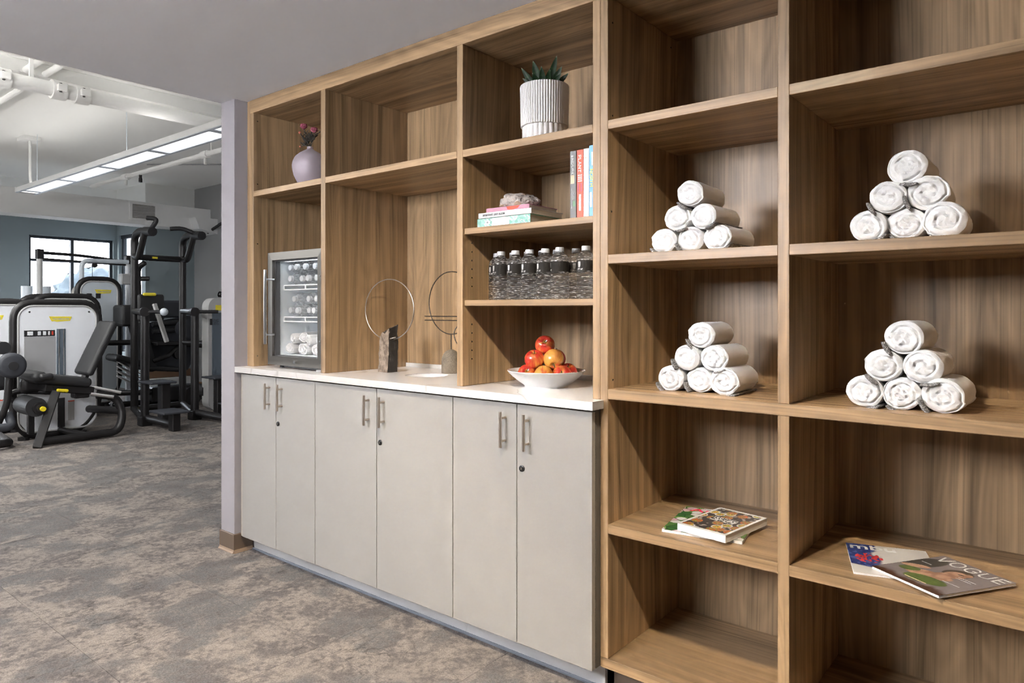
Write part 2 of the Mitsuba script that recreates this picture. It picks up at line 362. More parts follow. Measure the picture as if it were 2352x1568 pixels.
def tube(pts, r, rad=0.0, sides=12, closed=False, sx=1.0):
    """round tube along a polyline with rounded corners"""
    P = round_path(pts, rad, 6, closed) if rad > 0 else np.array(pts, float)
    n = len(P)
    if closed: t = np.roll(P, -1, 0) - np.roll(P, 1, 0)
    else: t = np.gradient(P, axis=0)
    t /= np.linalg.norm(t, axis=1, keepdims=True) + 1e-12
    u = np.zeros_like(P); ref = np.array([0, 0, 1.0]) if abs(t[0, 2]) < 0.9 else np.array([0, 1.0, 0])
    prev = np.cross(t[0], ref); prev /= np.linalg.norm(prev)
    for i in range(n):
        prev = prev - t[i] * np.dot(prev, t[i]); prev /= np.linalg.norm(prev) + 1e-12; u[i] = prev
    w = np.cross(t, u)
    a = np.arange(sides) * 2 * np.pi / sides
    rr = np.broadcast_to(np.asarray(r, float), (n,))
    v = P[:, None] + rr[:, None, None] * (np.cos(a)[None, :, None] * u[:, None] * sx + np.sin(a)[None, :, None] * w[:, None])
    f = []
    for i in range(n if closed else n - 1):
        i2 = (i + 1) % n
        for j in range(sides):
            j2 = (j + 1) % sides
            f += [[i * sides + j, i * sides + j2, i2 * sides + j2], [i * sides + j, i2 * sides + j2, i2 * sides + j]]
    V = v.reshape(-1, 3)
    if not closed:
        V = np.vstack([V, P[0], P[-1]]); c0, c1 = len(V) - 2, len(V) - 1
        for j in range(sides):
            j2 = (j + 1) % sides
            f += [[c0, j2, j], [c1, (n - 1) * sides + j, (n - 1) * sides + j2]]
    return trimesh.Trimesh(V, np.array(f), process=False)
def prism(poly, x0, x1, b=0.0):
    """polygon of (y, z) extruded along x"""
    from shapely.geometry import Polygon
    m = trimesh.creation.extrude_polygon(Polygon(poly), x1 - x0, engine='earcut')
    v = m.vertices.copy(); m.vertices = np.stack([v[:, 2] + x0, v[:, 0], v[:, 1]], 1)
    return m
def rrect(y0, y1, z0, z1, r, seg=8):
    out = []
    for cx, cy, a in ((y1 - r, z1 - r, 0), (y0 + r, z1 - r, 90), (y0 + r, z0 + r, 180), (y1 - r, z0 + r, 270)):
        for t in np.linspace(0, 90, seg + 1): out.append((cx + r * math.cos(math.radians(a + t)), cy + r * math.sin(math.radians(a + t))))
    return out
def noisy(m, amp, freq, seed=0):
    v = np.array(m.vertices); n = m.vertex_normals
    d = (meshkit.fbm(v * freq + seed * 7.3) - 0.5) * 2 * amp
    m = m.copy(); m.vertices = v + n * d[:, None]; return m
AX = {'front': np.array([[1, 0, 0], [0, 0, -1], [0, 1, 0]], float),      # faces -y, reads along +x
      'down': np.array([[0, 1, 0], [0, 0, -1], [-1, 0, 0]], float),      # faces -y, reads downwards
      'east': np.array([[0, 0, 1], [1, 0, 0], [0, 1, 0]], float),        # faces +x, reads along +y
      'up': np.eye(3)}
def words(text, height, pos, facing, width=None, bold=False, depth=0.0006, rz=0.0):
    m = meshkit.text_mesh(text, height, depth, bold)
    if width: m.apply_scale([width / m.extents[0], 1, 1])
    m.vertices = m.vertices @ AX[facing].T
    return mv(m, pos, rz=rz)

# ------------------------------------------------------------------ the setting
CEIL, GC = 2.229, 3.03           # soffit over the shelving, gym ceiling
PX0, PX1, PY = -3.3366, -3.2119, -0.0648
XF, YB, XC, YJ = -11.5, 3.35, -10.5, 2.63
struct('floor', bx(-13, 2.2, -5.4, 4.2, -0.06, -0.004), 'carpet_seam')
TP = 0.545
tile = mikit.ply(bx(0.0006, TP - 0.0006, 0.0006, TP - 0.0006, -0.02, 0.0), 'carpet')
near, far = [], []
for i in range(-18, 10):
    for j in range(-9, 9):
        x0, y0 = -2.628 + i * TP, -0.918 + j * TP
        if x0 < -12.3 or x0 > 1.9 or y0 > 3.6 or y0 < -5.2: continue
        if x0 > -3.4 and y0 > 0.1: continue
        dxy = math.hypot(x0 + TP / 2 - CAM[0], y0 + TP / 2 - CAM[1])
        fwd = -math.sin(YAW) * (x0 + TP / 2) + math.cos(YAW) * (y0 + TP / 2 - CAM[1])
        rt = math.cos(YAW) * (x0 + TP / 2) + math.sin(YAW) * (y0 + TP / 2 - CAM[1])
        (near if fwd > 0.9 and abs(rt) < fwd * 0.95 and dxy < 8 else far).append((x0, y0))
for x0, y0 in near:
    reuse('floor', 'carpet_tile', tile, T().translate([x0, y0, 0.0]))
m = cat(*[bx(x0 + 0.0012, x0 + TP - 0.0012, y0 + 0.0012, y0 + TP - 0.0012, -0.02, 0.0) for x0, y0 in far])
k = part('floor', 'carpet_tile', m, 'carpet'); labels[k] = {'kind': 'stuff', 'label': 'carpet tiles farther back'}

from shapely.geometry import Polygon, Point
CANS = ((-0.81, -1.21), (-2.42, -1.21))
cp = Polygon([(PX0, -3.3), (2.2, -3.3), (2.2, 0.55), (PX0, 0.55)])
for x, y in CANS: cp = cp.difference(Point(x, y).buffer(0.056, 16))
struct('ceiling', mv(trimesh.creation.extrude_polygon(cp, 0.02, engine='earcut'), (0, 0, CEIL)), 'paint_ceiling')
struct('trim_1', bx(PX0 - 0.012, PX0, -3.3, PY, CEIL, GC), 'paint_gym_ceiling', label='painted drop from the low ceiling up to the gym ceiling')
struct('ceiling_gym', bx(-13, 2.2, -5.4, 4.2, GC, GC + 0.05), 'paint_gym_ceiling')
struct('wall_divider', bx(PX0, PX1, PY, 3.4, 0.0, GC), 'paint_lilac', label='end of the gray partition wall left of the cabinets')
def base_prof(o):   # (offset outwards, z) profile of a coved rubber base
    return [(0, 0), (0.014, 0), (0.014, 0.002), (0.009, 0.008), (0.0065, 0.016), (0.0065, 0.089), (0.004, 0.092), (0, 0.092)]
def base_run(a, b, nrm, prof):
    a, b, nrm = np.array(a, float), np.array(b, float), np.array(nrm, float)
    n = len(prof)
    v = np.array([[*(p + nrm * o), z] for p in (a, b) for o, z in prof])
    f = [[i, (i + 1) % n, n + (i + 1) % n] for i in range(n)] + [[i, n + (i + 1) % n, n + i] for i in range(n)]
    f += [[0, i + 1, i] for i in range(1, n - 1)] + [[n, n + i, n + i + 1] for i in range(1, n - 1)]
    m = trimesh.Trimesh(v, np.array(f), process=False); m.fix_normals(); return m
up_prof = base_prof(0)[4:] + [(0, 0.016)]
toe_prof = base_prof(0)[:5] + [(0, 0.016)]
runs = [((PX0 - 0.0065, PY), (PX1 + 0.0065, PY), (0, -1)), ((PX1, PY - 0.0065), (PX1, 0.03), (1, 0)), ((PX0, PY - 0.0065), (PX0, 3.3), (-1, 0))]
labels['baseboard_divider'] = {'kind': 'structure', 'label': 'brown rubber base around the foot of the partition wall'}
put('baseboard_divider', cat(*[base_run(a, b, n, up_prof) for a, b, n in runs]), 'rubber_brown')
part('baseboard_divider', 'cove_toe', cat(*[base_run(a, b, n, toe_prof) for a, b, n in runs]), 'rubber_brown_light', label='lighter coved toe of the rubber base')
struct('wall_back', bx(PX1, 2.2, 0.55, 0.65, 0, GC), 'paint_room')
struct('wall_right', bx(2.1, 2.2, -3.3, 0.55, 0, GC), 'paint_room')
# wall behind the viewer and an unseen key light for the shelving
WX0, WX1, WZ0, WZ1, WY = -2.75, -1.45, 1.58, 2.19, -2.95
struct('wall_rear', cat(bx(PX0, WX0, WY - 0.12, WY, 0, GC), bx(WX1, 2.2, WY - 0.12, WY, 0, GC), bx(WX0, WX1, WY - 0.12, WY, 0, WZ0), bx(WX0, WX1, WY - 0.12, WY, WZ1, GC)), 'paint_room')
struct('unseen_key_light_2', cat(bx(WX0, WX0 + 0.03, WY - 0.1, WY - 0.03, WZ0, WZ1), bx(WX1 - 0.03, WX1, WY - 0.1, WY - 0.03, WZ0, WZ1), bx(WX0, WX1, WY - 0.1, WY - 0.03, WZ0, WZ0 + 0.03), bx(WX0, WX1, WY - 0.1, WY - 0.03, WZ1 - 0.03, WZ1)), 'paint_white', label='unseen key light in a white frame, out of view, lights the shelving')
pm = trimesh.Trimesh([[WX0 + 0.03, WY - 0.06, WZ0 + 0.03], [WX1 - 0.03, WY - 0.06, WZ0 + 0.03], [WX1 - 0.03, WY - 0.06, WZ1 - 0.03], [WX0 + 0.03, WY - 0.06, WZ1 - 0.03]], [[0, 2, 1], [0, 3, 2]], process=False)
part('unseen_key_light_2', 'glowing_pane', pm, 'paper_white', emitter=glow(L_UNSEEN_KEY, (0.985, 0.985, 1.03)))  # glowing pane out of view, placed to light the shelf fronts

# gym shell
WA0, WA1, WAB, WAT = 1.475, 2.585, 0.55, 2.255
struct('wall_far', cat(bx(XF - 0.15, XF, -5.4, -4.2, 0, GC), bx(XF - 0.15, XF, -4.2, -0.6, 0, 0.8), bx(XF - 0.15, XF, -4.2, -0.6, 2.3, GC), bx(XF - 0.15, XF, -0.6, WA0, 0, GC), bx(XF - 0.15, XF, WA0, WA1, 0, WAB), bx(XF - 0.15, XF, WA0, WA1, WAT, GC), bx(XF - 0.15, XF, WA1, YJ + 0.12, 0, GC)), 'paint_blue', label='blue gray gym wall around the window')
WBX0, WBX1, WBT = -11.42, -10.62, 2.33
struct('wall_return', cat(bx(XF, WBX0, YJ, YJ + 0.12, 0, GC), bx(WBX1, XC, YJ, YJ + 0.12, 0, GC), bx(WBX0, WBX1, YJ, YJ + 0.12, 0, WAB), bx(WBX0, WBX1, YJ, YJ + 0.12, WBT, GC)), 'paint_blue', label='short gym wall with a narrow window behind the machines')
struct('wall_side', bx(XC - 0.12, XC, YJ + 0.12, YB + 0.12, 0, GC), 'paint_blue', label='blue gray gym wall beside the narrow window')
struct('wall_gym_back', bx(XC, PX1, YB, YB + 0.12, 0, GC), 'paint_gray', label='gray back wall of the gym')
struct('wall_gym_front', bx(-13, PX0, -5.4, -5.28, 0, GC), 'paint_gray')
struct('wall_gym_side', bx(PX0 - 0.12, PX0, -5.4, -3.12, 0, GC), 'paint_gray')
def window_frame(name, y0, y1, z0, z1, my, mz, label):
    f = 0.035
    X0, X1 = XF - 0.10, XF - 0.05
    labels[name] = {'kind': 'structure', 'label': label}
    put(name, cat(bx(X0, X1, y0, y0 + f, z0, z1), bx(X0, X1, y1 - f, y1, z0, z1), bx(X0, X1, y0, y1, z0, z0 + f), bx(X0, X1, y0, y1, z1 - f, z1)), 'frame_window')
    for q in my: part(name, 'mullion', bx(X0, X1 + 0.02, q - 0.02, q + 0.02, z0 + f, z1 - f), 'frame_window')
    for q in mz: part(name, 'crossbar', bx(X0 + 0.002, X1 + 0.018, y0 + f, y1 - f, q - 0.016, q + 0.016), 'frame_window')
    ys, zs = [y0 + f, *my, y1 - f], [z0 + f, *mz, z1 - f]
    for a, b in zip(ys, ys[1:]):
        for c, d in zip(zs, zs[1:]):
            X = XF - 0.075
            part(name, 'pane', trimesh.Trimesh([[X, a, c], [X, b, c], [X, b, d], [X, a, d]], [[0, 1, 2], [0, 2, 3]], process=False), 'pane_glass')
window_frame('window_1', WA0, WA1, WAB, WAT, [2.03], [1.905], 'black framed gym window of four panes')
window_frame('unseen_window_3', -4.2, -0.6, 0.8, 2.3, [-3.0, -1.8], [1.905], 'wide black framed gym window, out of view, lets cool daylight in')  # out of view, set to let cool daylight into the gym
labels['window_4'] = {'kind': 'structure', 'label': 'narrow gym window seen between the machine posts'}
put('window_4', cat(bx(WBX0, WBX0 + 0.04, YJ + 0.05, YJ + 0.09, WAB, WBT), bx(WBX1 - 0.04, WBX1, YJ + 0.05, YJ + 0.09, WAB, WBT), bx(WBX0, WBX1, YJ + 0.05, YJ + 0.09, WAB, WAB + 0.04), bx(WBX0, WBX1, YJ + 0.03, YJ + 0.09, WBT - 0.05, WBT)), 'frame_window')
part('window_4', 'pane', trimesh.Trimesh([[WBX0, YJ + 0.07, WAB], [WBX1, YJ + 0.07, WAB], [WBX1, YJ + 0.07, WBT], [WBX0, YJ + 0.07, WBT]], [[0, 1, 2], [0, 2, 3]], process=False), 'pane_glass')
struct('trim_4', cat(bx(XF, XF + 0.004, -5.28, YJ, 2.60, GC), bx(XF + 0.004, XC, YJ - 0.004, YJ, 2.60, GC), bx(XC, XC + 0.004, YJ, YB, 2.60, GC)), 'paint_gym_ceiling', label='gym wall above the bulkhead, colored white for the daylight there')  # white color stands in for daylight on this upper wall
struct('trim_2', cat(bx(XF, XF + 0.05, WA0 - 0.02, WA1 + 0.02, WAB - 0.03, WAB)), 'paint_white', label='white sill of the gym window')
struct('trim_3', bx(-10.34, -10.0, -5.28, YB, 2.363, 2.678, 0.004), 'paint_white', label='pale bulkhead running along the top of the far gym wall')
struct('baseboard_gym', cat(bx(XC, PX0, YB - 0.012, YB, 0.0, 0.10), bx(XC, XC + 0.012, YJ, YB, 0.19, 0.30)), 'brown_wood', label='brown baseboard of the gym walls')

# ------------------------------------------------------------------ shelving and cabinets
B = 0.484
BE = 0.0012
def shelf(x0, x1, z0, z1, y0=0.0, y1=B): return bx(x0, x1, y0, y1, z0, z1, BE)
UL = thing('open_shelf_unit', 'wood grain open shelving standing on the white countertop above the gray cabinets', 'shelving')
ux = [(-3.1803, -3.1498), (-2.5994, -2.5674), (-1.7700, -1.7407), (-1.1822, -1.1545)]
for i, (a, b) in enumerate(ux):
    part(UL, 'side_panel' if i in (0, 3) else 'divider', bx(a, b, 0.0, B, 0.9142, 2.1633 if i in (1, 2) else 2.1633, BE), 'wood_vertical')
part(UL, 'filler_strip', bx(-3.2105, -3.1806, 0.003, 0.03, 0.9142, CEIL - 0.001, BE), 'wood_vertical')
part(UL, 'crown_board', bx(-3.1803, -1.1549, 0.0, B, 2.1636, CEIL - 0.001, BE), 'wood_horizontal')
cols = [(-3.1498, -2.5994), (-2.5674, -1.7700), (-1.7407, -1.1822)]
for a, b in cols: part(UL, 'fixed_shelf', shelf(a, b, 1.7504, 1.7771), 'wood_horizontal')
part(UL, 'adjustable_shelf', shelf(cols[2][0] + 0.003, cols[2][1] - 0.002, 1.4686, 1.4905, 0.006), 'wood_horizontal')
part(UL, 'adjustable_shelf', shelf(cols[2][0] + 0.003, cols[2][1] - 0.002, 1.2079, 1.2291, 0.006), 'wood_horizontal')
for a, b in cols: part(UL, 'back_panel', bx(a - 0.01, b + 0.01, B, B + 0.018, 0.9142, 2.17), 'wood_vertical')
TU = thing('tall_shelf_unit', 'tall wood grain open shelving right of the cabinets holding towels and magazines', 'shelving')
tx = [(-1.1541, -1.1268), (-0.6104, -0.5809), (-0.0654, -0.0359), (0.4801, 0.5096)]
for i, (a, b) in enumerate(tx):
    if i in (0, 3): part(TU, 'side_panel', bx(a, b, 0.0, B, 0.1140, 2.1672, BE), 'wood_vertical')
    else:
        part(TU, 'divider', bx(a, b, 0.0, B, 0.1140, 0.9172, BE), 'wood_vertical')
        part(TU, 'divider', bx(a, b, 0.0, B, 0.9488, 2.1672, BE), 'wood_vertical')
tc = [(tx[i][1], tx[i + 1][0]) for i in range(3)]
for a, b in tc:
    for z0, z1 in ((0.5012, 0.5300), (1.3362, 1.3648), (1.7524, 1.7803)):
        part(TU, 'shelf_board', shelf(a, b, z0, z1), 'wood_horizontal')
    part(TU, 'back_panel', bx(a - 0.01, b + 0.01, B, B + 0.018, 0.1, 2.17), 'wood_vertical')
part(TU, 'middle_board', shelf(tc[0][0], tc[2][1], 0.9173, 0.9486), 'wood_horizontal')
part(TU, 'bottom_board', shelf(tx[0][0], tx[3][1], 0.0823, 0.1138), 'wood_horizontal')
part(TU, 'crown_board', bx(tx[0][0], tx[3][1], 0.0, B, 2.1675, CEIL - 0.001, BE), 'wood_horizontal')
part(TU, 'toe_kick', bx(tx[0][0] + 0.02, tx[3][1], 0.05, 0.07, 0.0, 0.082), 'wood_dark', label='dark board under the bottom shelf')
def pins(parent, pts, nx):
    ms = []
    for x, y, z in pts: ms.append(cyl((x - 0.0003 * nx, y, z), (x + 0.0004 * nx, y, z), 0.0032, 10))
    for mm in ms: part(parent, 'pin_hole', mm, 'pin_hole_black')
pins(UL, [(-3.1498, 0.022, 2.125), (-3.1498, 0.022, 1.815), (-3.1498, 0.022, 1.52), (-3.1498, 0.022, 0.965)] + [(-1.7407, 0.05, 1.14 - k * 0.032) for k in range(5)] + [(-1.7407, 0.05, 1.44 - k * 0.032) for k in range(6)], 1)
pins(TU, [(-1.1268, 0.028, 2.09), (-1.1268, 0.028, 1.80), (-1.1268, 0.43, 2.13), (-1.1268, 0.022, 1.50), (-1.1268, 0.03, 0.975)], 1)

# countertop
from shapely.geometry import Polygon, Point
HX, HY, HR = -2.163, 0.226, 0.092
outline = Polygon([(-3.2105, PY), (-1.1415, PY), (-1.1415, -0.0006), (-1.1548, -0.0006), (-1.1548, B), (-3.2105, B)])
ct = trimesh.creation.extrude_polygon(outline.difference(Point(HX, HY).buffer(HR, 24)), 0.0267, engine='earcut')
CT = thing('countertop', 'white stone countertop with faint gray veins on the gray base cabinets', 'countertop')
part(CT, 'slab', mv(ct, (0, 0, 0.8873)), 'quartz')
def ring_wall(r0, r1, z0, z1, seg=40): return lathe([(r1, z0), (r1, z1), (r0, z1), (r0, z0), (r1, z0)], seg)
part(CT, 'round_basin', mv(lathe([(HR + 0.004, -0.12), (HR + 0.004, -0.006), (HR - 0.001, -0.004), (HR - 0.004, -0.11), (0, -0.114), (0, -0.12)], 40), (HX, HY, 0.914)), 'porcelain', smooth=40, label='round white opening set into the countertop')
for a, b in cols[1:]: part(CT, 'backsplash', bx(a + 0.001, b - 0.001, B - 0.012, B - 0.0005, 0.9142, 0.934, BE), 'quartz')

# base cabinets
ydoor = -0.045
bar_m = lathe([(0, 0), (0.0050, 0), (0.0055, 0.0006), (0.0055, 0.1194), (0.0050, 0.12), (0, 0.12)], 14)
post_m = [cyl((0, -0.005 + 0.005, z), (0, 0.027, z), 0.0042, 12) for z in (0.0215, 0.0985)]
handle = mikit.ply(cat(mv(bar_m, (0, 0, 0)), *post_m), 'nickel', smooth=40)
lock_m = cat(lathe([(0, 0), (0.0105, 0), (0.0105, 0.003), (0.0085, 0.0045), (0, 0.0045)], 24))
lock_m.vertices = lock_m.vertices @ AX['front'].T
key_m = cat(bx(-0.0012, 0.0012, -0.0056, -0.0044, -0.004, 0.004))
cabs = [(-3.1950, -2.5789, -2.8812, ('white gray', 'left'), (-2.932, -2.830), -2.8623),
        (-2.5789, -1.7473, -2.1675, ('', ''), (-2.215, -2.123), -2.1451),
        (-1.7473, -1.1549, -1.4517, ('', ''), (-1.5016, -1.403), -1.4295)]
cab_labels = ['light gray two-door base cabinet under the mini fridge, beside the partition wall', 'light gray two-door base cabinet under the round countertop opening, widest of the three', 'light gray two-door base cabinet under the apple bowl, beside the tall shelving']
ZD0, ZD1 = 0.0835, 0.8795
for i, (x0, x1, xm, _, hx, lx) in enumerate(cabs):
    C = thing('base_cabinet', cab_labels[i], 'cabinet', 'gray base cabinets')
    part(C, 'body', cat(bx(x0 + 0.0004, x0 + 0.018, -0.0235, B, 0.0850, 0.8872), bx(x1 - 0.018, x1 - 0.0004, -0.0235, B, 0.0850, 0.8872), bx(x0 + 0.018, x1 - 0.018, -0.0235, B, 0.0850, 0.103), bx(x0 + 0.018, x1 - 0.018, B - 0.01, B, 0.103, 0.8872), bx(x0 + 0.018, x1 - 0.018, -0.0235, 0.06, 0.869, 0.8872)), 'cabinet_inside')
    part(C, 'toe_kick', bx(x0 + 0.0004, x1 - 0.0004, 0.030, 0.045, 0.004, 0.0848), 'vinyl_gray')
    part(C, 'cove_base', bx(x0 + 0.0004, x1 - 0.0004, 0.019, 0.0299, 0.0, 0.007, 0.001), 'vinyl_blue')
    g = 0.0016
    ends = ((x0 + (0.0215 if i == 0 else g), xm - g), (xm + g, x1 - (0.001 if i == 2 else g)))
    for q, (a, b) in enumerate(ends):
        D = part(C, 'door', bx(a, b, ydoor, -0.0255, ZD0, ZD1, 0.0009), 'laminate_door')
        reuse(D, 'handle', handle, T().translate([hx[q], -0.072, 0.7315]), label='brushed nickel bar handle')
        if q == 1:
            k = part(D, 'lock', mv(lock_m, (lx, ydoor, 0.668)), 'lock_black', smooth=40, label='round black lock')
            part(D, 'keyhole', mv(key_m, (lx, ydoor, 0.668)), 'nickel')
    if i == 0: part(C, 'filler_strip', bx(x0 + 0.001, x0 + 0.0195, -0.040, -0.024, ZD0, ZD1), 'laminate_edge')

# unseen downlights above the viewer's side, placed to light the shelving
for i, (x, y) in enumerate(CANS):
    D = thing('unseen_downlight', ('round recessed ceiling downlight out of view, lights the tall shelving', 'round recessed ceiling downlight out of view, faintly lights the gray cabinets')[i], 'light')
    part(D, 'trim_ring', mv(ring_wall(0.055, 0.070, CEIL - 0.004, CEIL - 0.0002), (x, y, 0)), 'paint_white', smooth=40)
    part(D, 'housing', mv(cat(ring_wall(0.0552, 0.0558, CEIL - 0.0002, CEIL + 0.09), lathe([(0, CEIL + 0.09), (0.0558, CEIL + 0.09), (0.0558, CEIL + 0.092), (0, CEIL + 0.092)], 24)), (x, y, 0)), 'plastic_black', smooth=40)
    dm = mv(lathe([(0, 0), (0.042, 0)], 24), (x, y, CEIL + 0.016))
    if dm.face_normals[0][2] > 0: dm.invert()
    part(D, 'lens', dm, 'paper_white', emitter={'type': 'area', 'radiance': rgb([c * (1.0, 0.06)[i] for c in L_CAN])})

# ------------------------------------------------------------------ towels
def towel_mesh(seed, R=0.040, L=0.18, turns=1.9, ell=(1.03, 0.94), start=0.0, hand=1):
    """a rolled towel: a soft closed body whose front (and back) shows the spiral of the roll as shallow folds"""
    r = np.random.default_rng(seed)
    NT, NR, NL = 72, 20, 14
    th = np.linspace(0, 2 * np.pi, NT, endpoint=False)
    ph = ((th * hand - start) / (2 * np.pi)) % 1.0          # 0 at the loose end of the towel
    Ro = R * (1 + 0.075 * np.exp(-ph / 0.085) + 0.012 * np.sin(2 * th + r.uniform(0, 6)))
    seeds = r.uniform(0, 50, 3)
    def face(q, sgn):
        """q: radius fraction (NR, 1) -> depth outwards of the end face"""
        s = q * (turns + 0.4) - ph[None, :]
        f = np.abs(s - np.round(s))
        g = np.exp(-(f / 0.10) ** 2) * np.clip((q - 0.10) / 0.14, 0, 1) * np.clip((1.02 - q) / 0.1, 0, 1)
        P = np.stack([q * np.cos(th) * R * 60 + seeds[0], q * np.sin(th) * R * 60 + seeds[1], np.full((len(q), NT), seeds[2])], -1)
        n = meshkit.fbm(P) - 0.5
        P2 = P * 2.6
        return 0.0085 * (1 - q ** 5) - 0.0052 * g + 0.011 * n + 0.004 * (meshkit.noise(P2) - 0.5) - 0.003 * (1 - q) ** 2
    rings = []
    qs = np.sin(np.linspace(0.0, np.pi / 2, NR))[1:, None]
    F = face(qs, 1); Bk = face(qs, -1)
    def rad(q, y): return np.stack([q * Ro * np.cos(th) * ell[0], y, q * Ro * np.sin(th) * ell[1]], -1)
    for i in range(len(qs)): rings.append(rad(qs[i], 0.0095 - F[i]))
    for t in np.linspace(0.04, 0.96, NL):
        w = 1.0 + 0.018 * np.sin(t * 5 + r.uniform(0, 1)) + 0.02 * (t > 2)
        rings.append(rad(w, np.full(NT, 0.0095 + t * (L - 0.019))))
    for i in range(len(qs) - 1, -1, -1): rings.append(rad(qs[i], L - 0.0095 + Bk[i]))
    V = np.concatenate(rings); M = len(rings)
    f = []
    for i in range(M - 1):
        for j in range(NT):
            j2 = (j + 1) % NT
            f += [[i * NT + j, (i + 1) * NT + j2, (i + 1) * NT + j], [i * NT + j, i * NT + j2, (i + 1) * NT + j2]]
    c0, c1 = len(V), len(V) + 1
    V = np.vstack([V, rings[0].mean(0), rings[-1].mean(0)])
    for j in range(NT):
        j2 = (j + 1) % NT
        f += [[c0, j2, j], [c1, (M - 1) * NT + j, (M - 1) * NT + j2]]
    m = trimesh.Trimesh(V, np.array(f), process=False); m.fix_normals()
    V = np.array(m.vertices)
    d = np.stack([meshkit.fbm(V * 60 + seed * 3.1 + k * 11) - 0.5 for k in range(3)], -1) * 2
    m.vertices = V + d * np.array([0.0020, 0.0010, 0.0020])
    return m
def band_mesh(seed, phi, R=0.040, L=0.18, span=0.78, ell=(1.0, 0.93)):
    """end flap of a towel: a narrow gray knit band hugging the outside of the roll"""
    r = np.random.default_rng(seed + 100)
    n = 9; t = 0.0095
    a = phi + np.linspace(-span / 2, span / 2, n)
    rho = R * 1.03 + 0.0030 + 0.0060 * np.linspace(0, 1, n) ** 2
    q = np.linspace(0, 2 * np.pi, 8, endpoint=False)
    secs = []
    for i in range(n):
        w = t * (0.55 + 0.45 * math.sin(math.pi * (i + 0.5) / n))
        for yy, sc in ((-0.008, 0.6), (-0.003, 1.0), (0.05, 1.0), (0.11, 1.0), (L * 0.97, 1.0), (L, 0.55)):
            for s in (-1, 1): secs.append(((rho[i] + s * w / 2 * sc), a[i], yy))
    P = np.array([[rr * math.cos(x) * ell[0], y, rr * math.sin(x) * ell[1]] for rr, x, y in secs]).reshape(n, 6, 2, 3)
    # closed loop of 12 points per section
    loop = np.concatenate([P[:, :, 1], P[:, ::-1, 0]], 1)
    M = 12; V = loop.reshape(-1, 3); f = []
    for i in range(n - 1):
        for j in range(M):
            j2 = (j + 1) % M
            f += [[i * M + j, (i + 1) * M + j2, (i + 1) * M + j], [i * M + j, i * M + j2, (i + 1) * M + j2]]
    for j in range(1, M - 1): f += [[0, j + 1, j], [(n - 1) * M, (n - 1) * M + j, (n - 1) * M + j + 1]]
    m = trimesh.Trimesh(V, np.array(f), process=False); m.fix_normals()
    V = np.array(m.vertices); V += (np.stack([meshkit.noise(V * 260 + k * 9) - 0.5 for k in range(3)], -1)) * 0.0022
    m.vertices = V
    return m
TV = [mikit.ply(towel_mesh(s, start=math.radians(b), hand=h, turns=tn), 'terry_white', smooth=True) for s, b, h, tn in ((1, 20, -1, 1.9), (2, -70, 1, 2.2), (3, 200, -1, 1.7), (4, -20, 1, 2.0), (5, 100, -1, 2.1), (6, -140, 1, 1.8), (7, 60, -1, 1.95))]
BV = {}
def band(phi):
    if phi not in BV: BV[phi] = mikit.ply(band_mesh(int(phi) + 400, math.radians(phi)), 'knit_gray', smooth=True)
    return BV[phi]
where = ['topmost of', 'middle row left of', 'middle row right of', 'bottom row left of', 'bottom row middle of', 'bottom row right of']
piles = [
    ('the left pyramid on the upper towel shelf', 1.3648, 0.065, [(-0.8900, 0.1745), (-0.9300, 0.1045), (-0.8480, 0.1030), (-0.9740, 0.0377), (-0.8870, 0.0375), (-0.8070, 0.0377)], (1.0, 1.0, 0.97, 1.0, 0.98, 1.02), (-118, -68, -52, -128, -142, -48)),
    ('the left pyramid on the lower towel shelf', 0.9486, 0.080, [(-0.8625, 0.1705), (-0.9050, 0.1030), (-0.8240, 0.1040), (-0.9560, 0.0378), (-0.8700, 0.0375), (-0.7890, 0.0385)], (1.0, 0.98, 1.02, 1.0, 0.97, 1.05), (-140, -150, -62, -138, -146, -66)),
    ('the right pyramid on the upper towel shelf', 1.3648, 0.065, [(-0.3240, 0.1800), (-0.3640, 0.1085), (-0.2800, 0.1125), (-0.4090, 0.0400), (-0.3245, 0.0405), (-0.2430, 0.0430)], (1.08, 1.04, 1.10, 1.04, 1.03, 1.12), (-84, -142, -150, -50, -122, -104)),
    ('the right pyramid on the lower towel shelf', 0.9486, 0.062, [(-0.3300, 0.1780), (-0.3740, 0.1070), (-0.2890, 0.1085), (-0.4180, 0.0395), (-0.3340, 0.0395), (-0.2480, 0.0410)], (1.06, 1.04, 1.06, 1.04, 1.04, 1.09), (-142, -126, -72, -62, -112, -144)),
]
for pi, (pname, zs, yf, pts, sc, phis) in enumerate(piles):
    for i, (x, h) in enumerate(pts):
        k = thing('rolled_towel', f'white rolled towel, {where[i]} {pname}', 'towel', 'rolled towels on the tall shelving')
        s = sc[i]
        rz = math.degrees(0.05 * math.sin(i * 2.3 + pi * 1.7))
        dy = 0.006 * math.sin(i * 3.1 + pi)
        to = T().translate([x, yf + dy, zs + h]).rotate([0, 0, 1], rz).scale([s, 1.0, s])
        reuse(k, 'roll', TV[(i * 3 + pi * 2) % 7], to)
        reuse(k, 'gray_band', band(phis[i]), to, label='dark gray knit end band tucked under the roll')

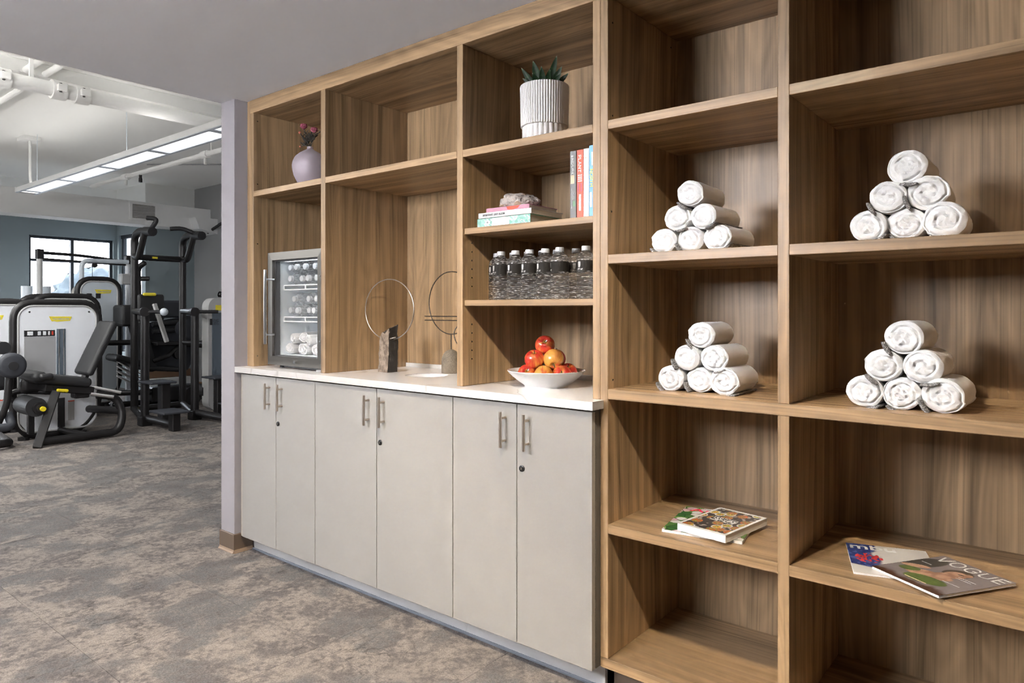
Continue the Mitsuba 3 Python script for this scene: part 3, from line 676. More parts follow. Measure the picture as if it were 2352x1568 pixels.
# ------------------------------------------------------------------ bottled water
BH = 0.178
ribs = [(0.0, 0.0), (0.020, 0.0), (0.0285, 0.0015), (0.0315, 0.007)]
for i in range(25):
    z = 0.012 + i * 0.0032
    ribs.append((0.0312 + (0.0014 if i % 2 else -0.0008), z))
ribs += [(0.0312, 0.0925), (0.0310, 0.094), (0.0310, 0.129), (0.0318, 0.131), (0.0306, 0.137), (0.0272, 0.146), (0.0215, 0.1535), (0.0150, 0.159), (0.0120, 0.162), (0.0118, 0.170), (0.0, 0.170)]
bottle_d = mikit.ply(lathe(ribs, 28), 'water_glass', smooth=35)
lm, luv = lathe([(0.0318, 0.0), (0.0318, 0.034)], 28, uv=True)
label_d = mikit.ply(lm, 'bottle_label', smooth=True, uv=luv)
cap_d = mikit.ply(lathe([(0.0, 0.0), (0.0140, 0.0), (0.0146, 0.001), (0.0146, 0.0115), (0.0135, 0.013), (0, 0.013)], 40, flute=lambda a, i: 1 + 0.022 * math.cos(20 * a) * (1 if i in (2, 3) else 0)), 'cap_white', smooth=40)
neck_d = mikit.ply(ring_wall(0.0122, 0.0155, 0.0, 0.0018, 24), 'cap_white', smooth=40)
VZ = 1.2291
front = [(-1.6400, 0.098), (-1.5740, 0.100), (-1.5085, 0.098), (-1.4405, 0.100), (-1.3720, 0.090), (-1.2745, 0.104)]
back = [(-1.7035, 0.150), (-1.6370, 0.166), (-1.5705, 0.168), (-1.5030, 0.167), (-1.4360, 0.164), (-1.3560, 0.166), (-1.2750, 0.176)]
ords = ['first', 'second', 'third', 'fourth', 'fifth', 'sixth', 'seventh']
for row, rname in ((front, 'front row'), (back, 'back row')):
    for i, (x, y) in enumerate(row):
        k = thing('water_bottle', f'clear black-labeled water bottle, {ords[i]} from left in the {rname} on the shelf', 'bottle', 'water bottles on the shelf')
        rz = [-4, 6, 3, -3, -34, 5, 20][i] if rname == 'front row' else [0, 9, -6, 30, 12, 40, 5][i]
        to = T().translate([x, y, VZ]).rotate([0, 0, 1], rz)
        reuse(k, 'body', bottle_d, to)
        reuse(k, 'label', label_d, to @ T().translate([0, 0, 0.0945]), label='black paper label with white print')
        reuse(k, 'neck_ring', neck_d, to @ T().translate([0, 0, 0.1628]))
        reuse(k, 'cap', cap_d, to @ T().translate([0, 0, 0.165]))

# ------------------------------------------------------------------ bowl of apples
BX, BY, BZ = -1.500, 0.187, 0.9141
bowl = lathe([(0, 0.003), (0.074, 0.003), (0.076, 0.0), (0.079, 0.0), (0.079, 0.006), (0.098, 0.019), (0.122, 0.038), (0.1385, 0.054), (0.1425, 0.0595), (0.1420, 0.0615), (0.1395, 0.0605), (0.118, 0.0415), (0.094, 0.023), (0.066, 0.012), (0, 0.010)], 56)
solo('fruit_bowl', 'wide shallow white bowl of apples on the countertop', 'bowl', mv(bowl, (BX, BY, BZ)), 'bowl_white', smooth=35)
def apple(seed):
    t = np.linspace(0, np.pi, 22)
    r = np.sin(t) ** 0.86 * (1 + 0.06 * np.cos(t)) * 0.0365
    z = -np.cos(t) * 0.0335
    r2 = np.clip(r, 0, None)
    dent = 0.0105 * np.exp(-(r2 / 0.0095) ** 2)
    z = z - dent * (t > np.pi / 2) * 1.0 + 0.006 * np.exp(-(r2 / 0.008) ** 2) * (t < np.pi / 2)
    rr = np.random.default_rng(seed); p0 = rr.uniform(0, 6)
    prof = [(max(a, 0.0), b) for a, b in zip(r2, z)]
    prof[0] = (0.0, prof[0][1]); prof[-1] = (0.0, prof[-1][1])
    return lathe(prof, 30, flute=lambda a, i: 1 + 0.025 * math.cos(2 * a + p0) + 0.02 * math.cos(5 * a) * (i < 8), uv=True)
stem_m = tube([(0, 0, 0.020), (0.001, 0, 0.031), (0.004, 0.001, 0.040)], [0.0013, 0.0012, 0.0017], 0, 8)
cd = np.array([-0.592, 0.806]); cr = np.array([0.806, 0.592])
AP = [  # right, away, height, tilt axis angle, tilt, colour, label
    (-0.070, -0.012, 0.047, 40, 60, 'apple_red', 'dark red apple lowest at the left in the white bowl'),
    (-0.010, -0.048, 0.045, 200, 100, 'apple_orange', 'pale orange apple low in the middle front of the white bowl'),
    (0.055, -0.034, 0.046, 130, 70, 'apple_red', 'orange red apple low at the right front of the white bowl'),
    (0.078, 0.024, 0.050, 80, 40, 'apple_red', 'dark red apple low at the far right of the white bowl'),
    (0.020, 0.055, 0.048, 10, 30, 'apple_red', None), (-0.046, 0.052, 0.048, 10, 80, 'apple_red', None),
    (-0.043, -0.006, 0.101, 300, 30, 'apple_red', 'red apple in the middle layer at the left of the apple pile'),
    (0.026, -0.018, 0.101, 5, 128, 'apple_orange', 'large yellow orange apple in the middle layer, its blossom end showing'),
    (0.036, 0.044, 0.100, 80, 20, 'apple_red', 'dark red apple behind the large yellow orange one'),
    (-0.005, 0.012, 0.152, 15, 62, 'apple_red', 'topmost red apple of the pile in the white bowl')]
for i, (a, w, h, ax, ti, mt, lb) in enumerate(AP):
    if lb is None: lb = ('apple hidden at the back of the white bowl, right', 'apple hidden at the back of the white bowl, left')[i - 4]
    k = thing('apple', lb, 'apple', 'apples in the white bowl')
    am, auv = apple(i)
    p = np.array([BX, BY]) + cr * a + cd * w
    s = 1.0 if mt == 'apple_red' else 1.04
    if i == 1: s = 0.98
    # tilt the stem end towards the viewer by ti degrees about a horizontal axis
    fwd = np.array([-cd[0], -cd[1], 0]); axis = np.cross([0, 0, 1], fwd)
    to = T().translate([p[0], p[1], BZ + h]).rotate(axis.tolist(), ti).rotate([0, 0, 1], ax).scale(s * 0.97)
    part(k, 'fruit', am, mt, smooth=True, uv=auv, to_world=to)
    part(k, 'stem', stem_m, 'stem_dark', smooth=True, to_world=to)

# ------------------------------------------------------------------ mini fridge and what is in it
FR = thing('mini_fridge', 'stainless framed glass-door mini fridge on the left end of the countertop', 'fridge')
fx0, fx1, fz0, fz1, fy = -3.045, -2.606, 0.930, 1.468, 0.012
ix0, ix1, iz0, iz1, iy0, iy1 = fx0 + 0.040, fx1 - 0.034, fz0 + 0.043, fz1 - 0.037, 0.052, 0.40
part(FR, 'body', cat(bx(fx0 + 0.006, ix0, 0.042, 0.455, fz0, fz1 - 0.004), bx(ix1, fx1 - 0.004, 0.042, 0.455, fz0, fz1 - 0.004), bx(ix0, ix1, 0.042, 0.455, fz0, iz0), bx(ix0, ix1, 0.042, 0.455, iz1, fz1 - 0.004), bx(ix0, ix1, iy1, 0.455, iz0, iz1)), 'plastic_black')
t_ = 0.004
part(FR, 'liner', cat(bx(ix0, ix0 + t_, iy0, iy1, iz0, iz1), bx(ix1 - t_, ix1, iy0, iy1, iz0, iz1), bx(ix0 + t_, ix1 - t_, iy0, iy1, iz0, iz0 + t_), bx(ix0 + t_, ix1 - t_, iy0, iy1, iz1 - t_, iz1), bx(ix0 + t_, ix1 - t_, iy1 - t_, iy1, iz0 + t_, iz1 - t_)), 'fridge_liner')
for z in (1.345, 1.285, 1.19, 1.13, 1.05):
    for xx in (ix0 + t_, ix1 - t_ - 0.008): pass
D = numbered(FR + '__door')
def bevel_frame(x0, x1, z0, z1, wl, wr, wb, wt, y0, y1, k=0.006):
    o = [(x0, z0), (x1, z0), (x1, z1), (x0, z1)]
    i = [(x0 + wl, z0 + wb), (x1 - wr, z0 + wb), (x1 - wr, z1 - wt), (x0 + wl, z1 - wt)]
    v, f = [], []
    for a in range(4):
        b = (a + 1) % 4
        q = [(*o[a], y0 + k * 0.4), (*o[b], y0 + k * 0.4), (*i[b], y0), (*i[a], y0)]
        bk = [(*o[a], y1), (*o[b], y1), (*i[b], y1), (*i[a], y1)]
        n = len(v); v += [(p[0], p[2], p[1]) for p in q + bk]
        for c in range(4):
            d = (c + 1) % 4; f += [[n + c, n + d, n + 4 + d], [n + c, n + 4 + d, n + 4 + c]]
        f += [[n, n + 2, n + 1], [n, n + 3, n + 2], [n + 4, n + 5, n + 6], [n + 4, n + 6, n + 7]]
    m = trimesh.Trimesh(np.array(v), np.array(f), process=False); m.fix_normals(); return m
put(D, bevel_frame(fx0, fx1, fz0, fz1, 0.041, 0.035, 0.043, 0.037, fy, fy + 0.027), 'steel')
labels[D] = {'label': 'glass door in a stainless steel frame'}
part(D, 'glass', trimesh.Trimesh([[ix0, fy + 0.012, iz0], [ix1, fy + 0.012, iz0], [ix1, fy + 0.012, iz1], [ix0, fy + 0.012, iz1]], [[0, 1, 2], [0, 2, 3]], process=False), 'pane_glass')
part(D, 'gasket', bevel_frame(ix0 - 0.001, ix1 + 0.001, iz0 - 0.001, iz1 + 0.001, 0.009, 0.004, 0.004, 0.006, fy + 0.014, fy + 0.0395, 0.0), 'gasket')
hb = -0.034
part(D, 'handle', cat(mv(lathe([(0, 0), (0.0062, 0), (0.0068, 0.0008), (0.0068, 0.352), (0.0062, 0.353), (0, 0.353)], 16), (-2.990, hb, 1.030)), cyl((-2.990, hb, 1.075), (-2.990, fy + 0.002, 1.075), 0.0045, 12), cyl((-2.990, hb, 1.338), (-2.990, fy + 0.002, 1.338), 0.0045, 12)), 'chrome', smooth=40, label='long vertical bar handle')
part(D, 'lock', cat(cyl((-2.812, fy + 0.001, 0.951), (-2.812, fy - 0.007, 0.951), 0.0068, 16)), 'chrome', smooth=40)
for z in (1.345, 1.052): part(D, 'screw', cyl((-2.622, fy + 0.002, z), (-2.622, fy - 0.003, z), 0.0036, 12), 'chrome', smooth=40)
part(FR, 'hinge', bx(-2.640, -2.606, 0.004, 0.035, 0.9165, 0.927, 0.001), 'chrome')
for x in (fx0 + 0.04, fx1 - 0.05):
    for y in (0.07, 0.42): part(FR, 'foot', cyl((x, y, 0.9142), (x, y, fz0), 0.013, 14), 'plastic_black')
part(FR, 'base_grille', bx(fx0 + 0.09, fx1 - 0.012, 0.045, 0.06, 0.9185, fz0), 'plastic_black')
for zr in (1.311, 1.158):
    rods = [cyl((ix0 + 0.006, 0.075, zr), (ix1 - 0.006, 0.075, zr), 0.0032, 8), cyl((ix0 + 0.006, 0.075, zr - 0.021), (ix1 - 0.006, 0.075, zr - 0.021), 0.0032, 8), cyl(((ix0 + ix1) / 2, 0.075, zr - 0.021), ((ix0 + ix1) / 2, 0.075, zr), 0.004, 8), cyl((ix0 + 0.008, 0.075, zr - 0.021), (ix0 + 0.008, 0.075, zr), 0.0032, 8), cyl((ix1 - 0.008, 0.075, zr - 0.021), (ix1 - 0.008, 0.075, zr), 0.0032, 8)]
    for q in np.linspace(ix0 + 0.02, ix1 - 0.02, 13): rods.append(cyl((q, 0.075, zr - 0.002), (q, 0.39, zr - 0.002), 0.0018, 6))
    rods.append(cyl((ix0 + 0.006, 0.388, zr - 0.002), (ix1 - 0.006, 0.388, zr - 0.002), 0.003, 8))
    part(FR, 'wire_rack', cat(*rods), 'wire_white', smooth=40)
for zz in (1.372, 1.318, 1.218, 1.162):
    pass
lampm = trimesh.Trimesh([[ix0 + 0.03, 0.062, iz1 - t_ - 0.001], [ix1 - 0.03, 0.062, iz1 - t_ - 0.001], [ix1 - 0.03, 0.080, iz1 - t_ - 0.001], [ix0 + 0.03, 0.080, iz1 - t_ - 0.001]], [[0, 2, 1], [0, 3, 2]], process=False)
part(FR, 'unseen_light_strip', lampm, 'wire_white', emitter=glow(L_FRIDGE, (0.86, 0.95, 1.0)), label='unseen cool white light strip, lights the fridge inside')  # unseen lamp for the cool light inside the fridge
lie = T().rotate([1, 0, 0], 90)    # a standing bottle laid down, its cap towards -y
rows = [('upper rack, lower layer', 1.311 + 0.0325, [-2.955 + k * 0.0660 for k in range(5)], 0.088), ('upper rack, upper layer', 1.311 + 0.0325 + 0.0545, [-2.972 + k * 0.0675 for k in range(5)], 0.080),
        ('lower rack, lower layer', 1.158 + 0.0325, [-2.967 + k * 0.0700 for k in range(5)], 0.085), ('lower rack, upper layer', 1.158 + 0.0325 + 0.0550, [-2.935 + k * 0.0930 for k in range(3)], 0.092)]
for rn, z, xs, y in rows:
    for i, x in enumerate(xs):
        k = thing('chilled_bottle', f'clear bottle lying cap outwards in the mini fridge, {rn}, {ords[i]} from left', 'bottle', 'bottles lying in the mini fridge')
        to = T().translate([x, y + 0.178 + 0.012 * math.sin(i * 2.7 + z * 50), z]).rotate([0, 1, 0], 40 * i) @ lie
        reuse(k, 'body', bottle_d, to); reuse(k, 'cap', cap_d, to @ T().translate([0, 0, 0.165])); reuse(k, 'neck_ring', neck_d, to @ T().translate([0, 0, 0.1628]))
small = [mikit.ply(towel_mesh(40 + s, R=0.027, L=0.13, turns=1.9, start=s), 'terry_white', smooth=True) for s in range(3)]
ft = [(-2.977, 0.002, 10), (-2.918, 0.000, -14), (-2.862, 0.001, 6), (-2.806, 0.000, -9), (-2.750, 0.001, 14), (-2.695, 0.0, -6), (-2.968, 0.050, -8), (-2.905, 0.056, 16), (-2.838, 0.046, -12), (-2.776, 0.050, 8), (-2.712, 0.047, -16)]
for i, (x, h, a) in enumerate(ft):
    lay = 'bottom layer' if i < 6 else 'top layer'
    k = thing('face_towel', f'small white rolled towel at the bottom of the mini fridge, {lay}, {ords[i % 6]} from left', 'towel', 'rolled towels in the mini fridge')
    reuse(k, 'roll', small[i % 3], T().translate([x, 0.085 + 0.02 * (i % 2) + (0.01 if i > 5 else 0), iz0 + t_ + 0.0265 + h]).rotate([0, 0, 1], a))

# ------------------------------------------------------------------ sculptures on the countertop
S1 = thing('ring_sculpture', 'thin metal ring standing in a split dark stone block beside the mini fridge', 'sculpture')
st = bx(-2.4395, -2.3750, 0.195, 0.251, 0.9143, 1.098)
st = st.subdivide().subdivide().subdivide().subdivide()
V = np.array(st.vertices)
hgt = (V[:, 2] - 0.9143) / 0.184
V[:, 2] += hgt * (0.014 * (V[:, 0] + 2.41) / 0.03 + 0.010 * (V[:, 1] - 0.22) / 0.03) - 0.006 * hgt * np.sin(V[:, 0] * 180)
d = np.stack([meshkit.fbm(V * 42 + k * 13) - 0.5 for k in range(3)], -1)
V[:, :2] += d[:, :2] * 0.017 * np.clip(0.5 + hgt, 0, 1)[:, None]; V[:, 2] += d[:, 2] * 0.012 * hgt
V[:, 0] += 0.008 * hgt - 0.004
st.vertices = V
part(S1, 'stone_block', st, 'split_stone', smooth=30, label='rough split stone, brown in front and nearly black at the side')
def ring(c, R, r, ang, a0=0, a1=360, n=72):
    a = np.radians(np.linspace(a0, a1, n, endpoint=(a1 - a0 < 360)))
    u = np.array([math.cos(ang), math.sin(ang), 0])
    P = np.array(c) + R * (np.cos(a)[:, None] * u + np.sin(a)[:, None] * np.array([0, 0, 1.0]))
    return tube(P, r, 0, 10, closed=(a1 - a0 >= 360))
part(S1, 'ring', ring((-2.400, 0.222, 1.1945), 0.136, 0.0027, math.radians(11)), 'wire_silver', smooth=True, label='thin polished metal ring')
part(S1, 'pin', tube([(-2.382, 0.206, 1.064), (-2.358, 0.196, 1.0665), (-2.345, 0.212, 1.072)], 0.0027, 0, 8), 'wire_silver', smooth=True)
S2 = thing('wire_sculpture', 'dark wire ring with two crossing rods on a domed stone base', 'sculpture')
dome = lathe([(0, 0), (0.041, 0), (0.042, 0.002), (0.042, 0.055), (0.039, 0.072), (0.032, 0.087), (0.022, 0.097), (0.010, 0.1025), (0, 0.104)], 40)
part(S2, 'stone_base', noisy(mv(dome, (-2.152, 0.364, 0.9143)), 0.001, 90), 'dome_stone', smooth=50, label='domed gritty stone base')
part(S2, 'stem', cyl((-2.152, 0.364, 1.014), (-2.152, 0.364, 1.087), 0.0024, 10), 'wire_dark', smooth=40)
part(S2, 'ring', ring((-2.152, 0.364, 1.224), 0.1385, 0.0023, 0.0), 'wire_dark', smooth=True)
for z in (1.1640, 1.1462): part(S2, 'rod', cyl((-2.318, 0.364, z), (-2.012, 0.364, z), 0.0023, 10), 'wire_dark', smooth=40)
part(S2, 'wire_curl', tube(round_path([(-2.088, 0.352, 1.135), (-2.112, 0.337, 1.10), (-2.096, 0.332, 1.058), (-2.070, 0.332, 1.035)], 0.03), 0.0022, 0, 8), 'wire_dark', smooth=True)

# ------------------------------------------------------------------ vase with dried flowers
VX, VY, VZ2 = -2.896, 0.150, 1.7773
vase = lathe([(0, 0), (0.036, 0), (0.042, 0.006), (0.061, 0.034), (0.077, 0.068), (0.0845, 0.100), (0.085, 0.115), (0.0815, 0.135), (0.071, 0.156), (0.052, 0.174), (0.032, 0.186), (0.019, 0.193), (0.0148, 0.198), (0.0145, 0.206), (0.0138, 0.2075), (0.0115, 0.207), (0.0112, 0.19), (0, 0.185)], 48)
solo('bud_vase', 'round pale pink vase with a narrow neck on the shelf above the mini fridge', 'vase', mv(vase, (VX, VY, VZ2)), 'vase_pink', smooth=50)
def flower(tip, head, r, m, label, seed):
    rr = np.random.default_rng(seed)
    k = thing('dried_flower', label, 'flower', 'dried flowers in the pink vase')
    base = np.array([VX + rr.uniform(-0.004, 0.004), VY + rr.uniform(-0.004, 0.004), VZ2 + 0.195])
    tip = np.array(tip); mid = (base + tip) / 2 + np.array([0, 0, 0.012]) + rr.uniform(-0.006, 0.006, 3)
    path = round_path([base, mid, tip], 0.2)
    part(k, 'stem', tube(path, 0.0016, 0, 6), 'stem_dark', smooth=True)
    lv = []
    for i in range(18):
        q = path[int((0.15 + 0.8 * i / 18) * (len(path) - 1))]
        a = rr.uniform(0, 6.28); ln = rr.uniform(0.016, 0.032)
        dr_ = np.array([math.cos(a) * 0.8, math.sin(a) * 0.8, 0.75]); dr_ /= np.linalg.norm(dr_)
        lv.append(tube([q, q + dr_ * ln * 0.5, q + dr_ * ln], [0.0009, 0.0021, 0.0003], 0, 5))
    part(k, 'leaves', cat(*lv), 'stem_dark', label='dark narrow dried leaves')
    if head == 'protea':
        pet = []
        for ringi, (n, sp, ln) in enumerate(((12, 0.75, 1.0), (11, 0.5, 1.05), (8, 0.22, 1.0))):
            for j in range(n):
                a = j * 6.283 / n + ringi * 0.3
                o = np.array([math.cos(a), math.sin(a), 0])
                p0 = tip + o * r * 0.25; p1 = tip + o * r * (0.4 + sp * 0.75) + np.array([0, 0, r * 0.7 * ln]); p2 = tip + o * r * (0.25 + sp * 0.85) + np.array([0, 0, r * 1.45 * ln])
                pet.append(tube([p0, p1, p2], [r * 0.16, r * 0.27, r * 0.07], 0, 6))
        part(k, 'petals', cat(*pet), m, smooth=50, label='pink petals')
        part(k, 'flower_center', mv(trimesh.creation.icosphere(2, r * 0.5), tip + np.array([0, 0, r * 0.8])), 'petal_red', smooth=True)
    else:
        part(k, 'bud', mv(trimesh.creation.icosphere(2, r), tip, s=None), m, smooth=True)
flower((-2.948, 0.150, 2.082), 'protea', 0.0155, 'petal_pink', 'taller pink dried flower leaning left in the pink vase', 1)
flower((-2.862, 0.150, 2.050), 'protea', 0.0155, 'petal_pink', 'pink dried flower at the right in the pink vase, next to the divider', 2)
flower((-2.981, 0.150, 2.068), 'bud', 0.0062, 'bud_coral', 'small coral bud below the taller pink flower', 3)
flower((-2.971, 0.145, 1.997), 'bud', 0.0042, 'bud_coral', 'tiny coral bud low at the left of the pink vase neck', 4)
flower((-2.905, 0.165, 2.060), 'bud', 0.0045, 'stem_dark', 'dark dried sprig in the middle of the pink vase', 5)
flower((-2.838, 0.165, 2.052), 'bud', 0.0040, 'stem_dark', 'dark dried sprig at the far right of the pink vase', 6)
flower((-2.930, 0.140, 2.030), 'bud', 0.0038, 'stem_dark', 'short dark dried sprig at the left in the pink vase', 7)

# ------------------------------------------------------------------ potted plant
PXc, PYc, PZ = -1.4807, 0.150, 1.7773
PP = thing('potted_plant', 'green spiky potted plant in a white fluted pot on the shelf above the books', 'potted plant')
def flut(n, amp): return lambda a, i: 1 + amp * (abs(math.sin(n * a / 2)) - 0.6)
part(PP, 'saucer', mv(lathe([(0, 0), (0.0765, 0), (0.0785, 0.002), (0.0785, 0.066), (0.077, 0.068), (0, 0.068)], 26 * 10, flute=flut(26, 0.05)), (PXc, PYc, PZ)), 'pot_white', smooth=40, label='wide fluted lower saucer')
part(PP, 'pot', mv(lathe([(0, 0.067), (0.082, 0.067), (0.0845, 0.069), (0.0870, 0.209), (0.0862, 0.2135), (0.0835, 0.2135), (0.0815, 0.20), (0.080, 0.185), (0, 0.185)], 58 * 8, flute=lambda a, i: 1 + (0.034 * (abs(math.sin(29 * a)) - 0.6) if 1 <= i <= 4 else 0)), (PXc, PYc, PZ)), 'pot_white', smooth=40, label='finely ribbed white pot')
part(PP, 'soil', mv(lathe([(0, 0.195), (0.0812, 0.195), (0, 0.200)], 24), (PXc, PYc, PZ)), 'soil')
def blade(base, tip, width, bend, roll):
    base, tip = np.array(base), np.array(tip); ax = tip - base; L = np.linalg.norm(ax); ax /= L
    side = np.cross(ax, [0.3, -0.9, 0.2]); side /= np.linalg.norm(side)
    nrm = np.cross(side, ax)
    c, s = math.cos(roll), math.sin(roll); side, nrm = side * c + nrm * s, nrm * c - side * s
    n, w = 12, 5; V, UV = [], []
    for sgn in (1, -1):
        for i in range(n + 1):
            t = i / n
            wd = width * (0.55 + 1.1 * t - 1.62 * t ** 2.2) if t < 1 else 0.0
            wd = max(wd, 0.0008) if t < 1 else 0.0004
            c0 = base + ax * L * t + nrm * bend * math.sin(t * math.pi * 0.5) ** 2 * L
            for j in range(w):
                q = j / (w - 1) * 2 - 1
                V.append(c0 + side * wd * q / 2 * 1.0 + nrm * (0.22 * wd * (q * q - 0.5) + sgn * 0.0016 * (1 - q * q * 0.9)))
                UV.append((j / (w - 1), t))
    f = []; o = (n + 1) * w
    for i in range(n):
        for j in range(w - 1):
            a, b, c_, d_ = i * w + j, i * w + j + 1, (i + 1) * w + j + 1, (i + 1) * w + j
            f += [[a, b, c_], [a, c_, d_], [o + a, o + c_, o + b], [o + a, o + d_, o + c_]]
    for i in range(n):
        for j in (0, w - 1):
            a, d_ = i * w + j, (i + 1) * w + j
            f += [[a, d_, o + d_], [a, o + d_, o + a]]
    for j in range(w - 1): f += [[j, o + j, o + j + 1], [j, o + j + 1, j + 1]]
    return trimesh.Trimesh(np.array(V), np.array(f), process=False), np.array(UV)
lv = [(-0.051, 0.00, 2.096, 0.044, 0.02, 0.1), (0.040, 0.020, 2.100, 0.036, 0.0, -0.2), (-0.094, -0.01, 2.076, 0.032, 0.08, 0.3), (0.071, 0.010, 2.052, 0.032, 0.12, -0.3), (0.083, -0.01, 2.022, 0.030, 0.15, -0.4), (-0.088, -0.015, 2.010, 0.026, 0.15, 0.4), (-0.074, -0.03, 2.030, 0.024, 0.1, 0.3), (-0.012, -0.055, 2.030, 0.036, 0.1, 0.0), (0.020, -0.045, 2.050, 0.034, 0.05, -0.1), (0.060, -0.045, 2.030, 0.030, 0.12, -0.3), (-0.010, 0.045, 2.070, 0.036, 0.0, 0.0), (0.085, 0.03, 2.030, 0.028, 0.1, -0.3)]
for dx, dy, z, w, bd, ro in lv:
    mm, uu = blade((PXc + dx * 0.22, PYc + dy * 0.2, PZ + 0.193), (PXc + dx, PYc + dy, z), w, bd * 0.5, ro)
    part(PP, 'leaf', mm, 'leaf_green', smooth=True, uv=uu)

# ------------------------------------------------------------------ books
def book(label, m_cover, w, d, t, origin, rz=0.0, stand=False, group=None, deco=()):
    """lying: spine along x at y=0 facing -y, w along x, d along y, t up; stand: t along x, w up"""
    k = thing('book', label, 'book', group)
    c = 0.0022
    if not stand:
        cov = cat(bx(0, w, 0, d, 0, c, 0.0006), bx(0, w, 0, d, t - c, t, 0.0006), bx(0, w, 0, c * 1.2, c * 0.6, t - c * 0.6, 0.0004))
        pg = bx(0.003, w - 0.003, c * 1.2, d - 0.003, c, t - c)
    else:
        cov = cat(bx(0, c, 0, d, 0, w, 0.0006), bx(t - c, t, 0, d, 0, w, 0.0006), bx(c * 0.6, t - c * 0.6, 0, c * 1.2, 0, w, 0.0004))
        pg = bx(c, t - c, c * 1.2, d - 0.003, 0.003, w - 0.003)
    part(k, 'cover', mv(cov, origin, rz=rz), m_cover)
    part(k, 'pages', mv(pg, origin, rz=rz), 'paper')
    for nm, mesh, mm in deco: part(k, nm, mv(mesh, origin, rz=rz), mm)
    return k
GS, GU = 'books stacked flat under the rock', 'upright books against the tall panel'
e = -0.0004
def plate(x0, x1, z0, z1): return bx(x0, x1, e, 0.001, z0, z1)
book('mint green book titled WELLNESS, lowest of the flat stack under the rock', 'book_mint', 0.243, 0.170, 0.0320, (-1.6925, 0.026, 1.4907), 0.0, group=GS, deco=[
    ('spine_patch', plate(0.070, 0.150, 0.002, 0.030), 'paper_white'), ('badge', mv(lathe([(0, 0), (0.0095, 0), (0.0095, 0.0014), (0, 0.0014)], 20), (0.050, 0.001, 0.016), rx=math.pi / 2), 'paper_white'),
    ('lettering', words('WELLNESS', 0.0090, (0.076, e, 0.007), 'front', 0.066), 'ink_gray'), ('lettering', words('B+', 0.0055, (0.0455, e - 0.0003, 0.0135), 'front'), 'ink_black')])
book('white book titled RUN FAST. EAT SLOW., middle of the flat stack under the rock', 'book_white', 0.242, 0.188, 0.0190, (-1.6835, 0.022, 1.5229), 0.0, group=GS, deco=[
    ('lettering', words('RUN FAST. EAT SLOW.', 0.0072, (0.022, e, 0.006), 'front', 0.104, True), 'ink_black')])
book('pink book with red spine blot, topmost of the flat stack under the rock', 'book_pink', 0.196, 0.168, 0.0155, (-1.6530, 0.030, 1.5421), 0.0, group=GS, deco=[
    ('spine_patch', mv(trimesh.creation.extrude_polygon(Polygon([(0.094, 0.0145), (0.100, 0.003), (0.122, 0.0015), (0.146, 0.006), (0.154, 0.0142)]), 0.0008, engine='earcut'), (0, 0.0006, 0), rx=math.pi / 2), 'ink_red')])
rk = trimesh.creation.icosphere(5, 1.0)
V = np.array(rk.vertices)
V = np.sign(V) * np.abs(V) ** 0.8
V *= np.array([0.081, 0.048, 0.0255])
V[:, 2] += 0.006 * np.cos(V[:, 0] * 30 + 0.6) * (V[:, 2] > 0)
dd = meshkit.fbm(V * 38 + 3) - 0.5; d2 = meshkit.fbm(V * 95 + 9) - 0.5
V = V * (1 + 0.55 * dd + 0.30 * d2)[:, None]
V[:, 2] = np.maximum(V[:, 2], -0.021)
rk.vertices = V
solo('rock_ornament', 'rough pinkish white rock lying on the stack of flat books', 'rock', mv(rk, (-1.5500, 0.098, 1.5577 + 0.021)), 'rock', smooth=35)
UZ = 1.4907
book('dark gray upright book titled ENDURE, leftmost of the standing books', 'book_charcoal', 0.218, 0.155, 0.0235, (-1.2815, 0.020, UZ), stand=True, group=GU, deco=[
    ('lettering', words('ENDURE', 0.0085, (0.0060, e, 0.205), 'down', 0.063, True), 'ink_white'), ('lettering', words('HUTCHINSON', 0.0044, (0.0035, e, 0.100), 'down', 0.066), 'ink_white'), ('lettering', words('ALEX', 0.0044, (0.0115, e, 0.084), 'down', 0.024), 'ink_white'),
    ('spine_patch', bx(0.002, 0.0165, e * 0.5, 0.001, 0.112, 0.140), 'ink_tan'), ('spine_patch', bx(0.0115, 0.020, e * 0.5, 0.001, 0.038, 0.056), 'ink_green')])
bars = [('print_bar', bx(0.0045, 0.0205, e, 0.001, 0.116 + k * 0.0062, 0.1195 + k * 0.0062), 'ink_white') for k in range(4)]
book('orange red upright book, second of the standing books', 'book_red', 0.2185, 0.158, 0.0252, (-1.2556, 0.020, UZ), stand=True, group=GU, deco=[
    ('lettering', words('PLANT', 0.0105, (0.0068, e, 0.203), 'down', 0.056, True), 'ink_white')] + bars + [('print_bar', bx(0.0088, 0.0165, e, 0.001, 0.022, 0.075), 'ink_white'), ('print_bar', bx(0.0050, 0.0075, e, 0.001, 0.084, 0.110), 'ink_maroon'), ('print_bar', bx(0.0165, 0.0190, e, 0.001, 0.084, 0.110), 'ink_maroon')])
book('plain white upright book between the orange red and the blue one', 'book_white', 0.2195, 0.160, 0.0205, (-1.2296, 0.020, UZ), stand=True, group=GU, deco=[('print_bar', bx(0.0045, 0.0120, e, 0.001, 0.188, 0.191), 'ink_tan')])
book('blue upright book titled NORTH, rightmost of the standing books', 'book_blue', 0.2265, 0.160, 0.0225, (-1.2085, 0.020, UZ), stand=True, group=GU, deco=[
    ('lettering', words('NORTH', 0.0120, (0.0035, e, 0.152), 'down', 0.056, True), 'ink_yellow'), ('print_bar', bx(0.0030, 0.0110, e, 0.001, 0.030, 0.078), 'ink_white'), ('print_bar', bx(0.0090, 0.0180, e, 0.001, 0.162, 0.205), 'ink_white')])

